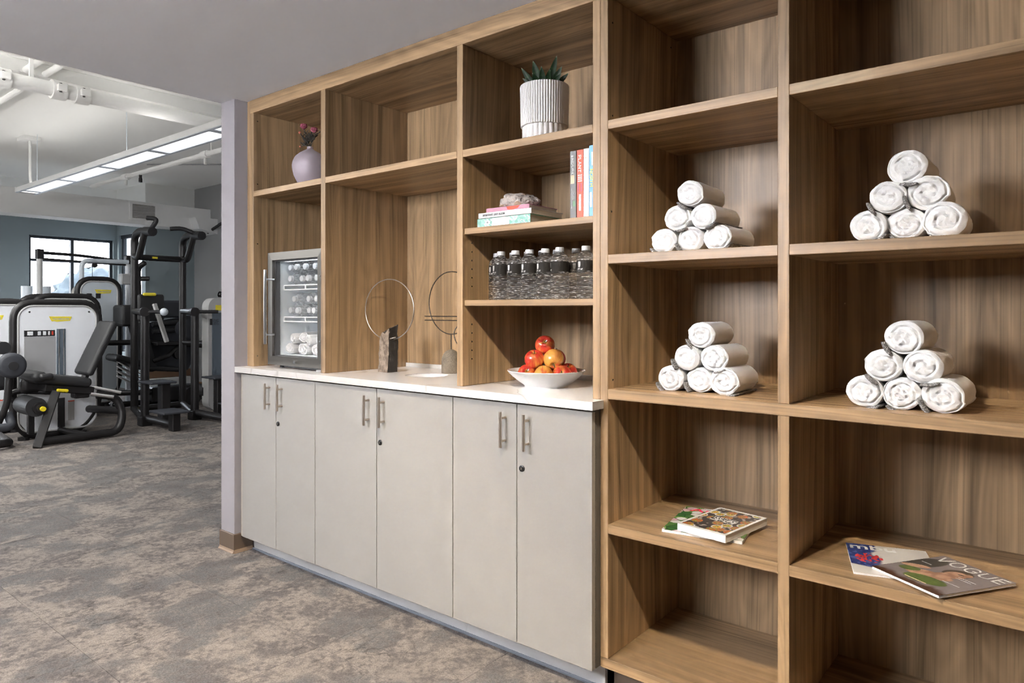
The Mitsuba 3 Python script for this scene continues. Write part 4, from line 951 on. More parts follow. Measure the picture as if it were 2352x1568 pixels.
# ------------------------------------------------------------------ magazines and cookbook
def cover_plate(w, d, t):
    m = bx(0, w, 0, d, 0, t)
    m = m.subdivide().subdivide()
    v = np.array(m.vertices); return m, np.stack([v[:, 0] / w, v[:, 1] / d], 1)
def magazine(name, label, cat_, corner, ang, w, d, t, m_cover, group=None, tilt=0.0, deco=()):
    k = thing(name, label, cat_, group)
    def pl(m): return mv(mv(m, (0, 0, 0), ry=tilt), corner, rz=ang)
    part(k, 'pages', pl(bx(0.001, w - 0.001, 0.001, d - 0.001, 0.0006, t - 0.0007)), 'paper_white')
    mm, uu = cover_plate(w, d, 0.0007)
    part(k, 'front_cover', pl(mv(mm, (0, 0, t - 0.0007))), m_cover, uv=uu)
    part(k, 'back_cover', pl(bx(0, w, 0, d, 0, 0.0006)), 'paper_white')
    for nm, mesh, mt in deco: part(k, nm, pl(mv(mesh, (0, 0, t))), mt)
    return k
GM = 'magazines on the shelves'
z0 = 0.5302
magazine('magazine', 'garden magazine with crimson title under the white cookbook', 'magazine', (-0.966, 0.042, z0), math.radians(9.7), 0.234, 0.276, 0.0085, 'cover_garden', deco=[
    ('lettering', words('Arch', 0.032, (0.020, 0.228, -0.0004), 'up', 0.150, True), 'ink_crimson')])
magazine('cookbook', 'white cookbook with a grid of food photos lying askew on the garden magazine', 'book', (-0.9240, 0.0580, z0 + 0.0090), math.radians(-8.1), 0.160, 0.242, 0.0215, 'cover_cookbook')
K2 = magazine('magazine', 'navy and white magazine lying under the gray fashion magazine', 'magazine', (-0.4365, 0.0430, z0), math.radians(17.8), 0.197, 0.235, 0.0055, 'cover_city', deco=[
    ('lettering', words('mbu', 0.034, (0.004, 0.193, -0.0003), 'up', 0.112, True), 'paper_white')])
magazine('magazine', 'gray fashion magazine titled VOGUE, uppermost on the right shelf', 'magazine', (-0.4060, 0.0940, z0 + 0.0060), math.radians(-33.4), 0.193, 0.241, 0.0065, 'cover_fashion', deco=[
    ('lettering', words('VOGUE', 0.040, (0.008, 0.193, -0.0004), 'up', 0.178), 'paper_white'), ('lettering', bx(0.125, 0.170, 0.140, 0.1425, -0.0004, 0.0002), 'ink_gray'), ('lettering', bx(0.125, 0.165, 0.130, 0.1325, -0.0004, 0.0002), 'ink_gray'), ('lettering', bx(0.128, 0.172, 0.085, 0.088, -0.0004, 0.0002), 'ink_gray'), ('lettering', bx(0.070, 0.130, 0.030, 0.034, -0.0004, 0.0002), 'ink_tan'), ('lettering', bx(0.012, 0.040, 0.150, 0.153, -0.0004, 0.0002), 'ink_gray')])

# ------------------------------------------------------------------ gym: ceiling services
def pendant(y0, x0, x1, label, z=2.45, w=0.20, dim=1.0, up=1.7):
    k = thing('pendant_light', label, 'light')
    side = []
    n = 8
    for s in (0, 1):
        P = []
        for i in range(n + 1):
            a = i / n * math.pi / 2
            off = 0.030 * (1 - math.cos(a)); P.append((off, 0.055 * math.sin(a)))
        for (o0, h0), (o1, h1) in zip(P, P[1:]):
            yy = lambda o: (y0 + o) if s == 0 else (y0 + w - o)
            a_, b_ = sorted((yy(o0), yy(o1)))
            side.append(bx(x0, x1, a_ - 0.002, b_ + 0.002, z + h0, z + h1 + 0.002))
    part(k, 'housing', cat(*side, bx(x0, x1, y0 + 0.030, y0 + w - 0.030, z + 0.05, z + 0.062), bx(x0 - 0.006, x0, y0, y0 + w, z, z + 0.06, 0.002), bx(x1, x1 + 0.006, y0, y0 + w, z, z + 0.06, 0.002)), 'paint_white')
    for a, b in ((y0, y0 + 0.026), (y0 + w - 0.026, y0 + w)): part(k, 'side_rail', bx(x0, x1, a, b, z - 0.004, z + 0.004, 0.0015), 'plastic_pale')
    xs = list(np.arange(-4.71, x0, -0.98))[::-1]
    edges = [x0 + 0.02, *[q for q in xs if q > x0 + 0.2], x1 - 0.02]
    for q in edges[1:-1]: part(k, 'cross_bar', bx(q - 0.035, q + 0.035, y0 + 0.026, y0 + w - 0.026, z - 0.002, z + 0.012), 'plastic_pale')
    for a, b in zip(edges, edges[1:]):
        q0, q1 = a + 0.036, b - 0.036
        mm = trimesh.Trimesh([[q0, y0 + 0.027, z + 0.003], [q1, y0 + 0.027, z + 0.003], [q1, y0 + w - 0.027, z + 0.003], [q0, y0 + w - 0.027, z + 0.003]], [[0, 2, 1], [0, 3, 2]], process=False)
        part(k, 'diffuser', mm, 'paper_white', emitter=glow(L_PENDANT * dim, (1.0, 0.99, 0.96)))
    um = trimesh.Trimesh([[x0 + 0.05, y0 + 0.05, z + 0.066], [x1 - 0.05, y0 + 0.05, z + 0.066], [x1 - 0.05, y0 + w - 0.05, z + 0.066], [x0 + 0.05, y0 + w - 0.05, z + 0.066]], [[0, 1, 2], [0, 2, 3]], process=False)
    part(k, 'uplight_lens', um, 'paper_white', emitter=glow(L_PENDANT_UP * up, (1.0, 0.98, 0.93)))
    for q in np.arange(x0 + 0.35, x1, 2.2): part(k, 'cable', cyl((q, y0 + w / 2, z + 0.06), (q, y0 + w / 2, GC), 0.0025, 6), 'plastic_pale')
    return k
pk = pendant(0.572, -8.83, -3.9, 'long white pendant light hanging below the gym ceiling', dim=0.035, up=0.38)
part(pk, 'power_feed', tube(round_path([(-8.62, 0.66, 2.51), (-8.66, 0.66, 2.60), (-8.66, 0.66, GC)], 0.05), 0.014, 0, 8), 'paint_white', smooth=True)
part(pk, 'canopy', bx(-8.80, -8.58, 0.58, 0.74, GC - 0.04, GC, 0.005), 'paint_white')
pendant(-0.85, -9.5, -5.2, 'second long pendant light, out of view, placed to light the gym ceiling')  # from here on pendants out of view, set to light the gym
pendant(-2.3, -9.5, -4.3, 'third long pendant light, out of view farther front, placed to light the gym')
pendant(-3.9, -9.5, -4.3, 'fourth long pendant light, out of view at the front, placed to light the gym')

k = thing('sprinkler_main', 'thick white pipe with bolted couplings under the gym ceiling', 'pipe')
MX, MZ, MR = -5.72, 2.78, 0.052
part(k, 'pipe', cyl((MX, -5.2, MZ), (MX, YB, MZ), MR, 20), 'paint_gym_ceiling', smooth=40)
for y in (-0.02, -0.36, 0.13):
    yy = y
    m = cat(cyl((MX, yy - 0.045, MZ), (MX, yy + 0.045, MZ), MR + 0.017, 20), bx(MX - 0.10, MX - 0.06, yy - 0.03, yy + 0.03, MZ - 0.025, MZ + 0.025, 0.004), bx(MX + 0.06, MX + 0.10, yy - 0.03, yy + 0.03, MZ - 0.025, MZ + 0.025, 0.004))
    part(k, 'coupling', m, 'paint_gym_ceiling', smooth=40)
    for sx in (-0.08, 0.08):
        part(k, 'bolt', cyl((MX + sx, yy - 0.01, MZ - 0.032), (MX + sx, yy - 0.01, MZ + 0.032), 0.009, 8), 'frame_black')
part(k, 'hanger', cat(bx(MX - 0.012, MX + 0.012, -0.20, -0.176, MZ + 0.04, GC), ), 'paint_gym_ceiling')
solo('ceiling_beam', 'white boxed beam beside the thick pipe under the gym ceiling', 'beam', bx(MX - 0.42, MX - 0.28, -5.2, YB, GC - 0.10, GC - 0.001, 0.004), 'paint_gym_ceiling')
for i, (y, z, r, lb) in enumerate(((-0.14, 2.955, 0.024, 'white conduit crossing above the thick pipe, near one'), (-0.015, 2.955, 0.024, 'white conduit crossing above the thick pipe, far one'))):
    solo('conduit', lb, 'conduit', cyl((-9.9, y, z), (PX0 - 0.1, y, z), r, 12), 'paint_gym_ceiling', smooth=40, group='conduits under the gym ceiling')
k = thing('sprinkler_pipe', 'thin white sprinkler pipe running beside the pendant light to the bulkhead', 'pipe')
part(k, 'pipe', cyl((-9.999, 1.74, 2.80), (-5.80, 1.74, 2.80), 0.027, 16), 'paint_gym_ceiling', smooth=40)
for x in (-7.02, -8.95):
    part(k, 'coupling', cat(cyl((x - 0.06, 1.74, 2.80), (x + 0.06, 1.74, 2.80), 0.040, 16), cyl((x, 1.74, 2.76), (x, 1.74, 2.70), 0.016, 10)), 'paint_gym_ceiling', smooth=40)
part(k, 'hanger', cyl((-6.9, 1.74, 2.82), (-6.9, 1.74, GC), 0.006, 8), 'paint_gym_ceiling')
part(k, 'sprinkler_head', cat(cyl((-8.55, 1.74, 2.78), (-8.55, 1.74, 2.735), 0.016, 10), cyl((-8.55, 1.74, 2.735), (-8.55, 1.74, 2.69), 0.020, 10)), 'frame_black', label='black sprinkler head below the pipe')
k = thing('cable_run', 'thin wire along the gym ceiling ending in a small white sensor', 'cable')
part(k, 'wire', cyl((-9.1, 2.05, GC - 0.008), (-8.0, 2.95, GC - 0.008), 0.008, 6), 'paint_gray')
part(k, 'sensor', bx(-8.10, -7.86, 2.88, 2.98, GC - 0.05, GC - 0.001, 0.006), 'paint_gym_ceiling')
V0 = thing('air_vent', 'white framed air grille in the pale bulkhead', 'vent')
part(V0, 'frame', cat(bx(-10.0, -9.985, 2.20, 2.58, 2.41, 2.445), bx(-10.0, -9.985, 2.20, 2.58, 2.635, 2.667), bx(-10.0, -9.985, 2.20, 2.24, 2.445, 2.635), bx(-10.0, -9.985, 2.54, 2.58, 2.445, 2.635)), 'paint_white')
part(V0, 'backing', bx(-9.9995, -9.997, 2.24, 2.54, 2.445, 2.635), 'panel_gray')
for j in range(9): part(V0, 'slat', mv(bx(-0.009, 0.009, 2.24, 2.54, -0.0025, 0.0025), (-9.990, 0, 2.456 + j * 0.021), ry=0.0), 'panel_beige')
k = thing('emergency_light', 'white wedge shaped fixture high on the gray gym wall', 'light')
part(k, 'housing', prism([(3.35, 2.52), (3.02, 2.52), (3.08, 2.36), (3.35, 2.30)], -10.15, -9.80), 'paint_white')
solo('wall_rail', 'black diagonal bracket rising along the gray gym wall', 'bracket', tube([(-9.95, 3.28, 2.33), (-9.0, 3.24, 2.55)], 0.022, 0, 10), 'frame_black', smooth=True)
k = thing('floor_ledge', 'low white heater along the foot of the gym wall behind the machines', 'ledge')  # white box drawn for the pale band at the wall foot
part(k, 'cover', cat(bx(XC + 0.014, XC + 0.10, YJ, YB - 0.1, 0.02, 0.185, 0.006)), 'paint_white')

# ------------------------------------------------------------------ gym machines
FB, PB = 'frame_black', 'pad_black'
def tower(k, x, y0, y1, z1, depth=0.30, front='panel_silver', detail=True, off=0.0, text=True, rear=False):
    """weight-stack tower facing +x with a black tube frame round a pale shroud"""
    z0 = 0.03; r = 0.034
    part(k, 'frame_tube', tube([(x, y0 + 0.10, z0 + 0.02), (x, y0, z0 + 0.16), (x, y0, z1), (x, y1, z1), (x, y1, z0 + 0.22), (x, y1 - 0.16, z0), (x, y0 + 0.2, z0)], r, 0.17, 12, closed=True), FB, smooth=True)
    a, b, c, d = y0 + 0.03, y1 - 0.03, 0.065, z1 - 0.03
    pts = rrect(a, b, c, d, 0.12)
    part(k, 'front_panel', prism(pts, x - 0.03, x + 0.03), front)
    part(k, 'panel_rim', cat(tube([(x + 0.028, p[0], p[1]) for p in pts], 0.010, 0, 8, closed=True)), 'panel_gray', smooth=True)
    part(k, 'rear_shroud', prism(rrect(a + 0.02, b - 0.02, c, d - 0.03, 0.11), x - depth, x - 0.031), 'panel_beige')
    if rear: part(k, 'rear_frame', tube([(x - depth, y0, z0), (x - depth, y0, z1), (x - depth, y1, z1), (x - depth, y1, z0)], r, 0.17, 10), FB, smooth=True)
    for yy in (y0 + 0.08, y1 - 0.15): part(k, 'floor_foot', cyl((x, yy, 0.0), (x, yy, 0.03), 0.045, 14), FB)
    w = y1 - y0; X = x + 0.031
    def yz(u, v): return y0 + u * w, v
    lz = z1 - 0.155
    lg = [(y0 + 0.385 * w, lz + 0.028), (y0 + 0.385 * w + 0.19, lz + 0.026), (y0 + 0.385 * w + 0.175, lz - 0.014), (y0 + 0.385 * w + 0.06, lz - 0.022), (y0 + 0.385 * w + 0.05, lz - 0.016), (y0 + 0.385 * w + 0.022, lz - 0.018)]
    part(k, 'logo_plate', prism(lg, X, X + 0.003), 'logo_yellow', label='yellow maker plate')
    if text: part(k, 'lettering', words('TECHNOGYM', 0.018, (X + 0.0032, y0 + 0.385 * w + 0.026, lz - 0.006), 'east', 0.140, True), 'panel_gray')
    if detail:
        zi = z1 - 0.31
        ip = part(k, 'info_plate', bx(X, X + 0.003, y0 + 0.105 * w, y0 + 0.455 * w, zi, zi + 0.055), 'plastic_black', label='black instruction strip with small pictures')
        for j, q in enumerate((0.14, 0.255, 0.315, 0.375, 0.415)):
            part(ip, 'pictogram', bx(X + 0.003, X + 0.0036, y0 + q * w, y0 + q * w + (0.045 if j == 0 else 0.026 if j < 3 else 0.014), zi + 0.010, zi + 0.046), 'panel_silver' if j < 4 else 'ink_red')
        part(k, 'stack_cover', bx(X - 0.001, X + 0.002, y0 + 0.105 * w, y0 + 0.465 * w, 0.45, zi - 0.004, 0.001), 'panel_sheen', label='plain metal cover plate')
        sk = part(k, 'stack_slot', bx(X - 0.002, X + 0.004, y0 + 0.475 * w, y0 + 0.58 * w, 0.575, z1 - 0.245), 'stack_steel', label='dark slot showing the weight stack')
        part(sk, 'guide_rod', cyl((X + 0.006, y0 + 0.500 * w, 0.58), (X + 0.006, y0 + 0.500 * w, z1 - 0.25), 0.006, 8), 'chrome', smooth=40)
        part(sk, 'guide_rod', cyl((X + 0.006, y0 + 0.555 * w, 0.58), (X + 0.006, y0 + 0.555 * w, z1 - 0.25), 0.006, 8), 'chrome', smooth=40)
        for j in range(9):
            part(sk, 'weight_plate', bx(X, X + 0.010, y0 + 0.48 * w, y0 + 0.575 * w, 0.58 + j * 0.021, 0.598 + j * 0.021), 'stack_steel')
        vg = part(k, 'cable_slot', bx(X - 0.002, X + 0.004, y0 + 0.487 * w, y0 + 0.57 * w, 0.085, 0.36), 'plastic_black')
        stk = part(k, 'sticker', bx(X, X + 0.001, y0 + 0.61 * w, y0 + 0.685 * w, 0.14, 0.33), 'panel_gray', label='small printed sticker')
        part(stk, 'red_edge', bx(X + 0.001, X + 0.0014, y0 + 0.61 * w, y0 + 0.685 * w, 0.318, 0.328), 'ink_red')
        for q, zz in ((0.165, z1 - 0.085), (0.865, z1 - 0.085), (0.17, 0.115), (0.87, 0.115)): part(k, 'screw', cyl((X, y0 + q * w, zz), (X + 0.003, y0 + q * w, zz), 0.008, 10), 'plastic_black')
def pad(c, size, rx=0.0, r=0.03, ry=0.0, rz=0.0):
    return mv(rbox(*size, r, 12), c, rx=rx, ry=ry, rz=rz)

# leg extension machine in front
L1 = thing('leg_extension_machine', 'silver and black leg machine with a padded bench, foremost in the gym', 'gym machine')
tower(L1, -7.48, 0.187, 0.893, 1.257)
bx_ = -7.17
part(L1, 'backrest', pad((bx_, 0.758, 0.835), (0.34, 0.065, 0.54), rx=-math.radians(24.5), r=0.028), PB, smooth=40, label='black upholstered backrest')
part(L1, 'seat', pad((bx_, 0.44, 0.560), (0.34, 0.47, 0.085), rx=-math.radians(9.5), r=0.035), PB, smooth=40, label='black upholstered seat')
part(L1, 'thigh_pad', pad((bx_ + 0.02, 0.24, 0.610), (0.40, 0.12, 0.09), r=0.04), PB, smooth=40)
for x in (-7.37, -6.955): part(L1, 'side_handle', pad((x, 0.285, 0.612), (0.06, 0.11, 0.055), r=0.025), 'plastic_black', smooth=40)
part(L1, 'seat_frame', cat(mv(bx(-0.13, 0.13, -0.20, 0.20, -0.035, 0.035, 0.008), (bx_, 0.50, 0.475), rx=-math.radians(9)), bx(-7.22, -7.10, 0.56, 0.68, 0.38, 0.50, 0.008), cyl((-7.17, 0.62, 0.45), (-7.17, 0.70, 0.66), 0.03, 10)), FB)
part(L1, 'rounded_cam', pad((bx_ - 0.10, 0.285, 0.52), (0.10, 0.22, 0.16), r=0.05), FB, smooth=40)
def bar(p0, p1, w, t):
    """flat bar between two points, w along x-perpendicular"""
    p0, p1 = np.array(p0), np.array(p1); d = p1 - p0; L = np.linalg.norm(d)
    m = bx(-t / 2, t / 2, -w / 2, w / 2, 0, L, 0.006)
    m.apply_transform(trimesh.geometry.align_vectors([0, 0, 1], d / L)); m.apply_translation(p0); return m
part(L1, 'support_leg', bar((-6.955, 0.215, 0.0), (-7.06, 0.395, 0.47), 0.07, 0.07), FB, label='slanted black front leg')
part(L1, 'base_tube', tube([(-6.98, 0.25, 0.045), (-7.02, 0.90, 0.045), (-7.05, 0.95, 0.20), (-7.08, 0.90, 0.37), (-7.10, 0.74, 0.40)], 0.036, 0.13, 12), FB, smooth=True, label='bent black floor tube')
part(L1, 'rear_tube', tube([(-7.46, 0.80, 0.23), (-7.05, 0.93, 0.235)], 0.036, 0, 12), FB, smooth=True)
part(L1, 'cross_tube', tube([(-7.44, 0.55, 0.06), (-7.0, 0.62, 0.05)], 0.028, 0, 10), FB, smooth=True)
part(L1, 'ankle_roller', cat(cyl((-7.30, 0.215, 0.352), (-6.965, 0.215, 0.352), 0.082, 28)), PB, smooth=40, label='black foam ankle roller')
part(L1, 'roller_hub', cat(cyl((-6.965, 0.232, 0.345), (-6.93, 0.232, 0.345), 0.050, 20), cyl((-6.93, 0.238, 0.343), (-6.905, 0.238, 0.343), 0.036, 16)), FB, smooth=40)
part(L1, 'yellow_knob', cyl((-6.905, 0.242, 0.341), (-6.880, 0.242, 0.341), 0.021, 14), 'knob_yellow', smooth=40, label='yellow knob on the roller end')
part(L1, 'roller_arm', tube([(-7.34, 0.215, 0.352), (-7.36, 0.10, 0.42), (-7.36, 0.18, 0.47), (-7.20, 0.40, 0.45)], 0.028, 0.06, 10), FB, smooth=True)
part(L1, 'roller_post', bar((-7.20, 0.24, 0.09), (-7.20, 0.24, 0.30), 0.05, 0.05), FB)
for a, b in (((-7.08, 0.69, 0.478), (-6.98, 0.905, 0.415)), ((-7.02, 0.66, 0.420), (-6.95, 0.83, 0.383))): part(L1, 'slide_rail', cyl(a, b, 0.017, 12), 'chrome', smooth=40, label='chrome seat rail')
part(L1, 'yellow_lever', pad((-6.97, 0.415, 0.478), (0.03, 0.095, 0.028), rx=-0.15, r=0.012), 'knob_yellow', smooth=40, label='yellow adjusting lever')

# leg machine at the left edge
L0 = thing('leg_curl_machine', 'silver and black machine at the left edge, mostly out of the picture', 'gym machine')
tower(L0, -8.05, -0.205, 0.500, 1.268)
part(L0, 'round_pad', mv(lathe([(0, 0), (0.080, 0), (0.100, 0.012), (0.108, 0.035), (0.108, 0.065), (0.100, 0.088), (0.080, 0.100), (0, 0.102)], 40), (-7.06, 0.045, 0.72), ry=math.pi / 2), 'pad_gray', smooth=40, label='round gray pad')
part(L0, 'pad_disc', cyl((-6.96, 0.045, 0.72), (-6.945, 0.045, 0.72), 0.035, 20), 'pad_black', smooth=40)
part(L0, 'pad_post', tube([(-7.05, 0.04, 0.66), (-7.06, 0.03, 0.40), (-7.10, -0.03, 0.22)], 0.028, 0.08, 10), FB, smooth=True)
part(L0, 'rear_pad', pad((-7.30, 0.03, 0.62), (0.12, 0.20, 0.26), r=0.05), PB, smooth=40)
part(L0, 'upper_roller', cyl((-7.30, 0.02, 0.865), (-7.12, 0.02, 0.865), 0.055, 20), PB, smooth=40)
part(L0, 'base_tube', tube([(-7.1, -0.6, 0.05), (-7.12, 0.06, 0.05), (-8.02, 0.15, 0.05)], 0.036, 0.05, 12), FB, smooth=True)
part(L0, 'foot_bar', tube([(-7.0, -0.5, 0.20), (-7.03, 0.06, 0.20), (-7.12, 0.05, 0.30)], 0.034, 0.05, 12), 'pad_gray', smooth=True)

# tower behind the leg machine
L2 = thing('abdominal_machine', 'black and beige machine tower standing right behind the leg machine', 'gym machine')
tower(L2, -8.45, 0.62, 1.245, 1.335, depth=0.42, detail=False, rear=True)
# lat machine by the window
L3 = thing('lat_machine', 'pale blue lat pulldown tower with a high arm in front of the gym window', 'gym machine')
tower(L3, -9.3, 1.33, 1.80, 1.565, depth=0.34, front='plastic_pale', detail=False)
for j, q in enumerate((1.42, 1.52)): part(L3, 'info_plate', bx(-9.266, -9.262, q, q + 0.055, 1.33, 1.39), 'plastic_black')
part(L3, 'arm', tube([(-9.45, 1.43, 1.50), (-9.45, 1.43, 1.795), (-9.40, 1.95, 1.80)], 0.028, 0.09, 10), 'plastic_pale', smooth=True)
part(L3, 'pulley', cyl((-9.43, 1.56, 1.74), (-9.39, 1.56, 1.74), 0.028, 14), FB)
part(L3, 'cable', cyl((-9.41, 1.535, 1.74), (-9.41, 1.535, 1.50), 0.003, 6), FB)
# cable crossover frame
L4 = thing('cable_crossover', 'cable machine with a long top bar standing before the gym window', 'gym machine')
for y, x in ((0.985, -9.45), (2.045, -9.65)):
    part(L4, 'post', cyl((x, y, 0.0), (x, y, 1.86), 0.031, 14), 'panel_gray' if y < 1.5 else 'panel_silver', smooth=40)
    part(L4, 'post_head', bx(x - 0.04, x + 0.04, y - 0.035, y + 0.035, 1.79, 1.90, 0.006), FB)
part(L4, 'top_bar', tube([(-9.45, 1.0, 1.862), (-9.55, 1.45, 1.862), (-9.65, 2.03, 1.815)], 0.017, 0.2, 8), FB, smooth=True)
part(L4, 'lower_bar', tube([(-9.45, 1.0, 1.79), (-9.65, 2.03, 1.775)], 0.012, 0, 8), FB, smooth=True)
part(L4, 'clamp', bx(-9.72, -9.60, 1.95, 2.10, 1.52, 1.66, 0.012), 'panel_gray')
part(L4, 'arm_stub', cyl((-9.62, 2.08, 1.60), (-9.5, 2.25, 1.60), 0.03, 10), FB)
for y in (0.90, 1.09): part(L4, 'stack_cover', cyl((-9.6, y, 0.0), (-9.6, y, 1.47), 0.058, 18), 'plastic_pale', smooth=40)
part(L4, 'rail', cyl((-9.5, 1.14, 1.26), (-9.5, 1.62, 1.26), 0.012, 8), FB)

# assisted dip and chin machine
L5 = thing('chin_dip_machine', 'tall black chin-up and dip frame with steps, right of the leg machine', 'gym machine')
rp = [(-8.37, 1.598), (-8.37, 2.150)]; fp = [(-7.45, 1.321), (-7.45, 1.843)]
for i in range(2):
    (rx_, ry_), (qx, qy) = rp[i], fp[i]
    part(L5, 'tall_post', tube([(rx_, ry_, 0.05), (rx_, ry_, 2.02), (rx_ + 0.16, ry_ - 0.02, 2.075), (rx_ + 0.40, ry_ - 0.02, 2.06)], 0.041, 0.10, 14), FB, smooth=True)
    part(L5, 'grip_loop', tube([(rx_ + 0.03, ry_ - 0.01, 1.80), (rx_ + 0.16, ry_ - 0.02, 1.78), (rx_ + 0.33, ry_ - 0.03, 2.05)], 0.036, 0.05, 12), FB, smooth=True)
    part(L5, 'grip_hub', cyl((rx_ + 0.32, ry_ - 0.02, 2.065), (rx_ + 0.53, ry_ - 0.03, 2.045), 0.050, 16), PB, smooth=40)
    if i == 0: hk = [(rx_ + 0.46, ry_ - 0.02, 2.07), (rx_ + 0.52, ry_ + 0.03, 2.19), (rx_ + 0.45, ry_ - 0.06, 2.20)]
    else: hk = [(rx_ + 0.40, ry_ - 0.05, 2.08), (rx_ + 0.33, ry_ - 0.17, 2.135), (rx_ + 0.28, ry_ - 0.28, 2.12)]
    part(L5, 'pull_up_grip', tube(hk, 0.024, 0.05, 10), PB, smooth=True)
    part(L5, 'short_post', cyl((qx, qy, 0.0), (qx, qy, 1.17), 0.041, 16), FB, smooth=40)
    part(L5, 'post_foot', bx(qx - 0.055, qx + 0.055, qy - 0.055, qy + 0.055, 0.0, 0.10, 0.008), FB)
    part(L5, 'dip_arm', tube([(rx_, ry_, 1.175), (qx + 0.03, qy - 0.01, 1.170)], 0.036, 0, 12), FB, smooth=True)
    part(L5, 'arm_joint', cyl((qx - 0.02, qy - 0.01, 1.17), (qx + 0.07, qy - 0.03, 1.17), 0.047, 16), FB, smooth=40)
    part(L5, 'dip_handle', tube([(qx + 0.05, qy - 0.01, 1.17), (qx + 0.12, qy + (0.12 if i == 0 else 0.20), 1.17)], 0.020, 0, 10), PB, smooth=True)
    part(L5, 'floor_tube', tube([(rx_, ry_, 0.06), (qx, qy, 0.06)], 0.038, 0, 12), FB, smooth=True)
part(L5, 'handle_ball', mv(trimesh.creation.icosphere(2, 0.040), (-7.32, 1.455, 1.17)), 'plastic_pale', smooth=True, label='pale ball on the handle end')
part(L5, 'crossbar', tube([(-8.37, 1.60, 1.795), (-8.37, 2.15, 1.795)], 0.034, 0, 12), FB, smooth=True)
part(L5, 'yellow_tag', bx(-8.34, -8.332, 1.78, 1.84, 1.785, 1.808), 'logo_yellow')
part(L5, 'front_floor_tube', tube([(-8.37, 1.60, 0.05), (-8.37, 2.15, 0.05)], 0.036, 0, 12), FB, smooth=True)
part(L5, 'step_tube', tube([(-7.45, 1.33, 0.075), (-6.92, 1.375, 0.060)], 0.040, 0, 12), FB, smooth=True)
part(L5, 'upper_step', mv(bx(-0.16, 0.16, -0.125, 0.125, -0.011, 0.011, 0.006), (-7.22, 1.345, 0.462)), 'pad_gray', label='upper step plate')
part(L5, 'upper_step_post', bx(-7.27, -7.17, 1.365, 1.455, 0.05, 0.452, 0.008), FB)
part(L5, 'lower_step', mv(bx(-0.16, 0.16, -0.125, 0.125, -0.011, 0.011, 0.006), (-6.90, 1.315, 0.197)), 'pad_gray', label='lower step plate')
part(L5, 'lower_step_post', bx(-6.95, -6.85, 1.325, 1.405, 0.0, 0.187, 0.008), FB)
part(L5, 'right_step_tube', tube([(-7.45, 1.85, 0.075), (-6.85, 1.90, 0.060)], 0.040, 0, 12), FB, smooth=True)
part(L5, 'knee_pad', pad((-8.05, 1.640, 1.215), (0.06, 0.285, 0.30), r=0.028), PB, smooth=40, label='black knee pad plate')
part(L5, 'yellow_grip', pad((-8.00, 1.605, 1.362), (0.04, 0.14, 0.035), r=0.015), 'logo_yellow', smooth=40, label='pale yellow grip on the pad')
part(L5, 'lever_arm', bar((-7.95, 1.635, 1.26), (-7.88, 1.74, 0.83), 0.05, 0.03), 'panel_gray')

# leg press behind the frame
L6 = thing('leg_press', 'dark leg press with black pads and round plates behind the chin-up frame', 'gym machine')
part(L6, 'headrest', pad((-9.0, 1.78, 1.12), (0.30, 0.24, 0.26), r=0.035), PB, smooth=40)
part(L6, 'backrest', pad((-9.0, 1.95, 0.75), (0.34, 0.10, 0.66), rx=math.radians(14), r=0.035), PB, smooth=40)
part(L6, 'foot_panel', prism([(2.05, 0.42), (2.05, 1.02), (2.62, 1.12), (2.70, 0.62), (2.58, 0.40)], -9.2, -9.12), 'pad_gray')
part(L6, 'upper_panel', pad((-9.05, 2.32, 1.20), (0.12, 0.34, 0.22), r=0.03), 'pad_gray', smooth=40)
for z in (1.01, 0.92): part(L6, 'roller_bar', cyl((-8.95, 2.05, z), (-8.95, 2.42, z + 0.02), 0.035, 14), PB, smooth=40)
part(L6, 'round_plate', mv(cyl((-8.90, 0, 0), (-8.80, 0, 0), 0.115, 26), (0, 2.42, 0.95)), 'pad_gray', smooth=40)
part(L6, 'shelf_arm', bx(-8.9, -8.75, 2.02, 2.36, 0.75, 0.79, 0.006), FB)
part(L6, 'link_arm', tube([(-8.8, 2.00, 0.56), (-8.8, 2.18, 0.62), (-8.8, 2.32, 0.74)], 0.028, 0, 10), FB, smooth=True)
part(L6, 'cam', cyl((-8.85, 2.32, 0.64), (-8.78, 2.32, 0.64), 0.075, 20), FB, smooth=40)
part(L6, 'main_frame', tube([(-9.1, 1.55, 0.79), (-9.0, 2.0, 0.79), (-9.0, 2.9, 0.70)], 0.034, 0.1, 10), FB, smooth=True)
for j in range(4): part(L6, 'rail', tube([(-8.9, 1.62, 0.58 - j * 0.06), (-8.6, 1.80, 0.42 - j * 0.05)], 0.016, 0, 8), 'chrome', smooth=True)
part(L6, 'seat', pad((-8.9, 1.72, 0.58), (0.34, 0.36, 0.08), rx=math.radians(-18), r=0.03), PB, smooth=40)
part(L6, 'seat_base', pad((-9.0, 2.14, 0.455), (0.40, 0.50, 0.06), rx=math.radians(-6), r=0.025), PB, smooth=40)
part(L6, 'lower_box', bx(-9.0, -8.8, 1.98, 2.55, 0.05, 0.235, 0.012), FB)
for q in (2.10, 2.46): part(L6, 'bolt', cyl((-8.80, q, 0.17), (-8.79, q, 0.17), 0.022, 10), 'chrome', smooth=40)
part(L6, 'yellow_end', cyl((-8.62, 1.80, 0.20), (-8.56, 1.82, 0.20), 0.03, 12), 'knob_yellow', smooth=40)
part(L6, 'floor_bar', tube([(-8.95, 1.60, 0.05), (-8.95, 2.75, 0.05)], 0.036, 0, 10), FB, smooth=True)
part(L6, 'floor_bar', tube([(-9.4, 1.45, 0.17), (-8.75, 1.95, 0.19)], 0.036, 0, 10), FB, smooth=True)
part(L6, 'round_plate', cyl((-8.60, 2.36, 0.12), (-8.54, 2.36, 0.12), 0.115, 26), FB, smooth=40)
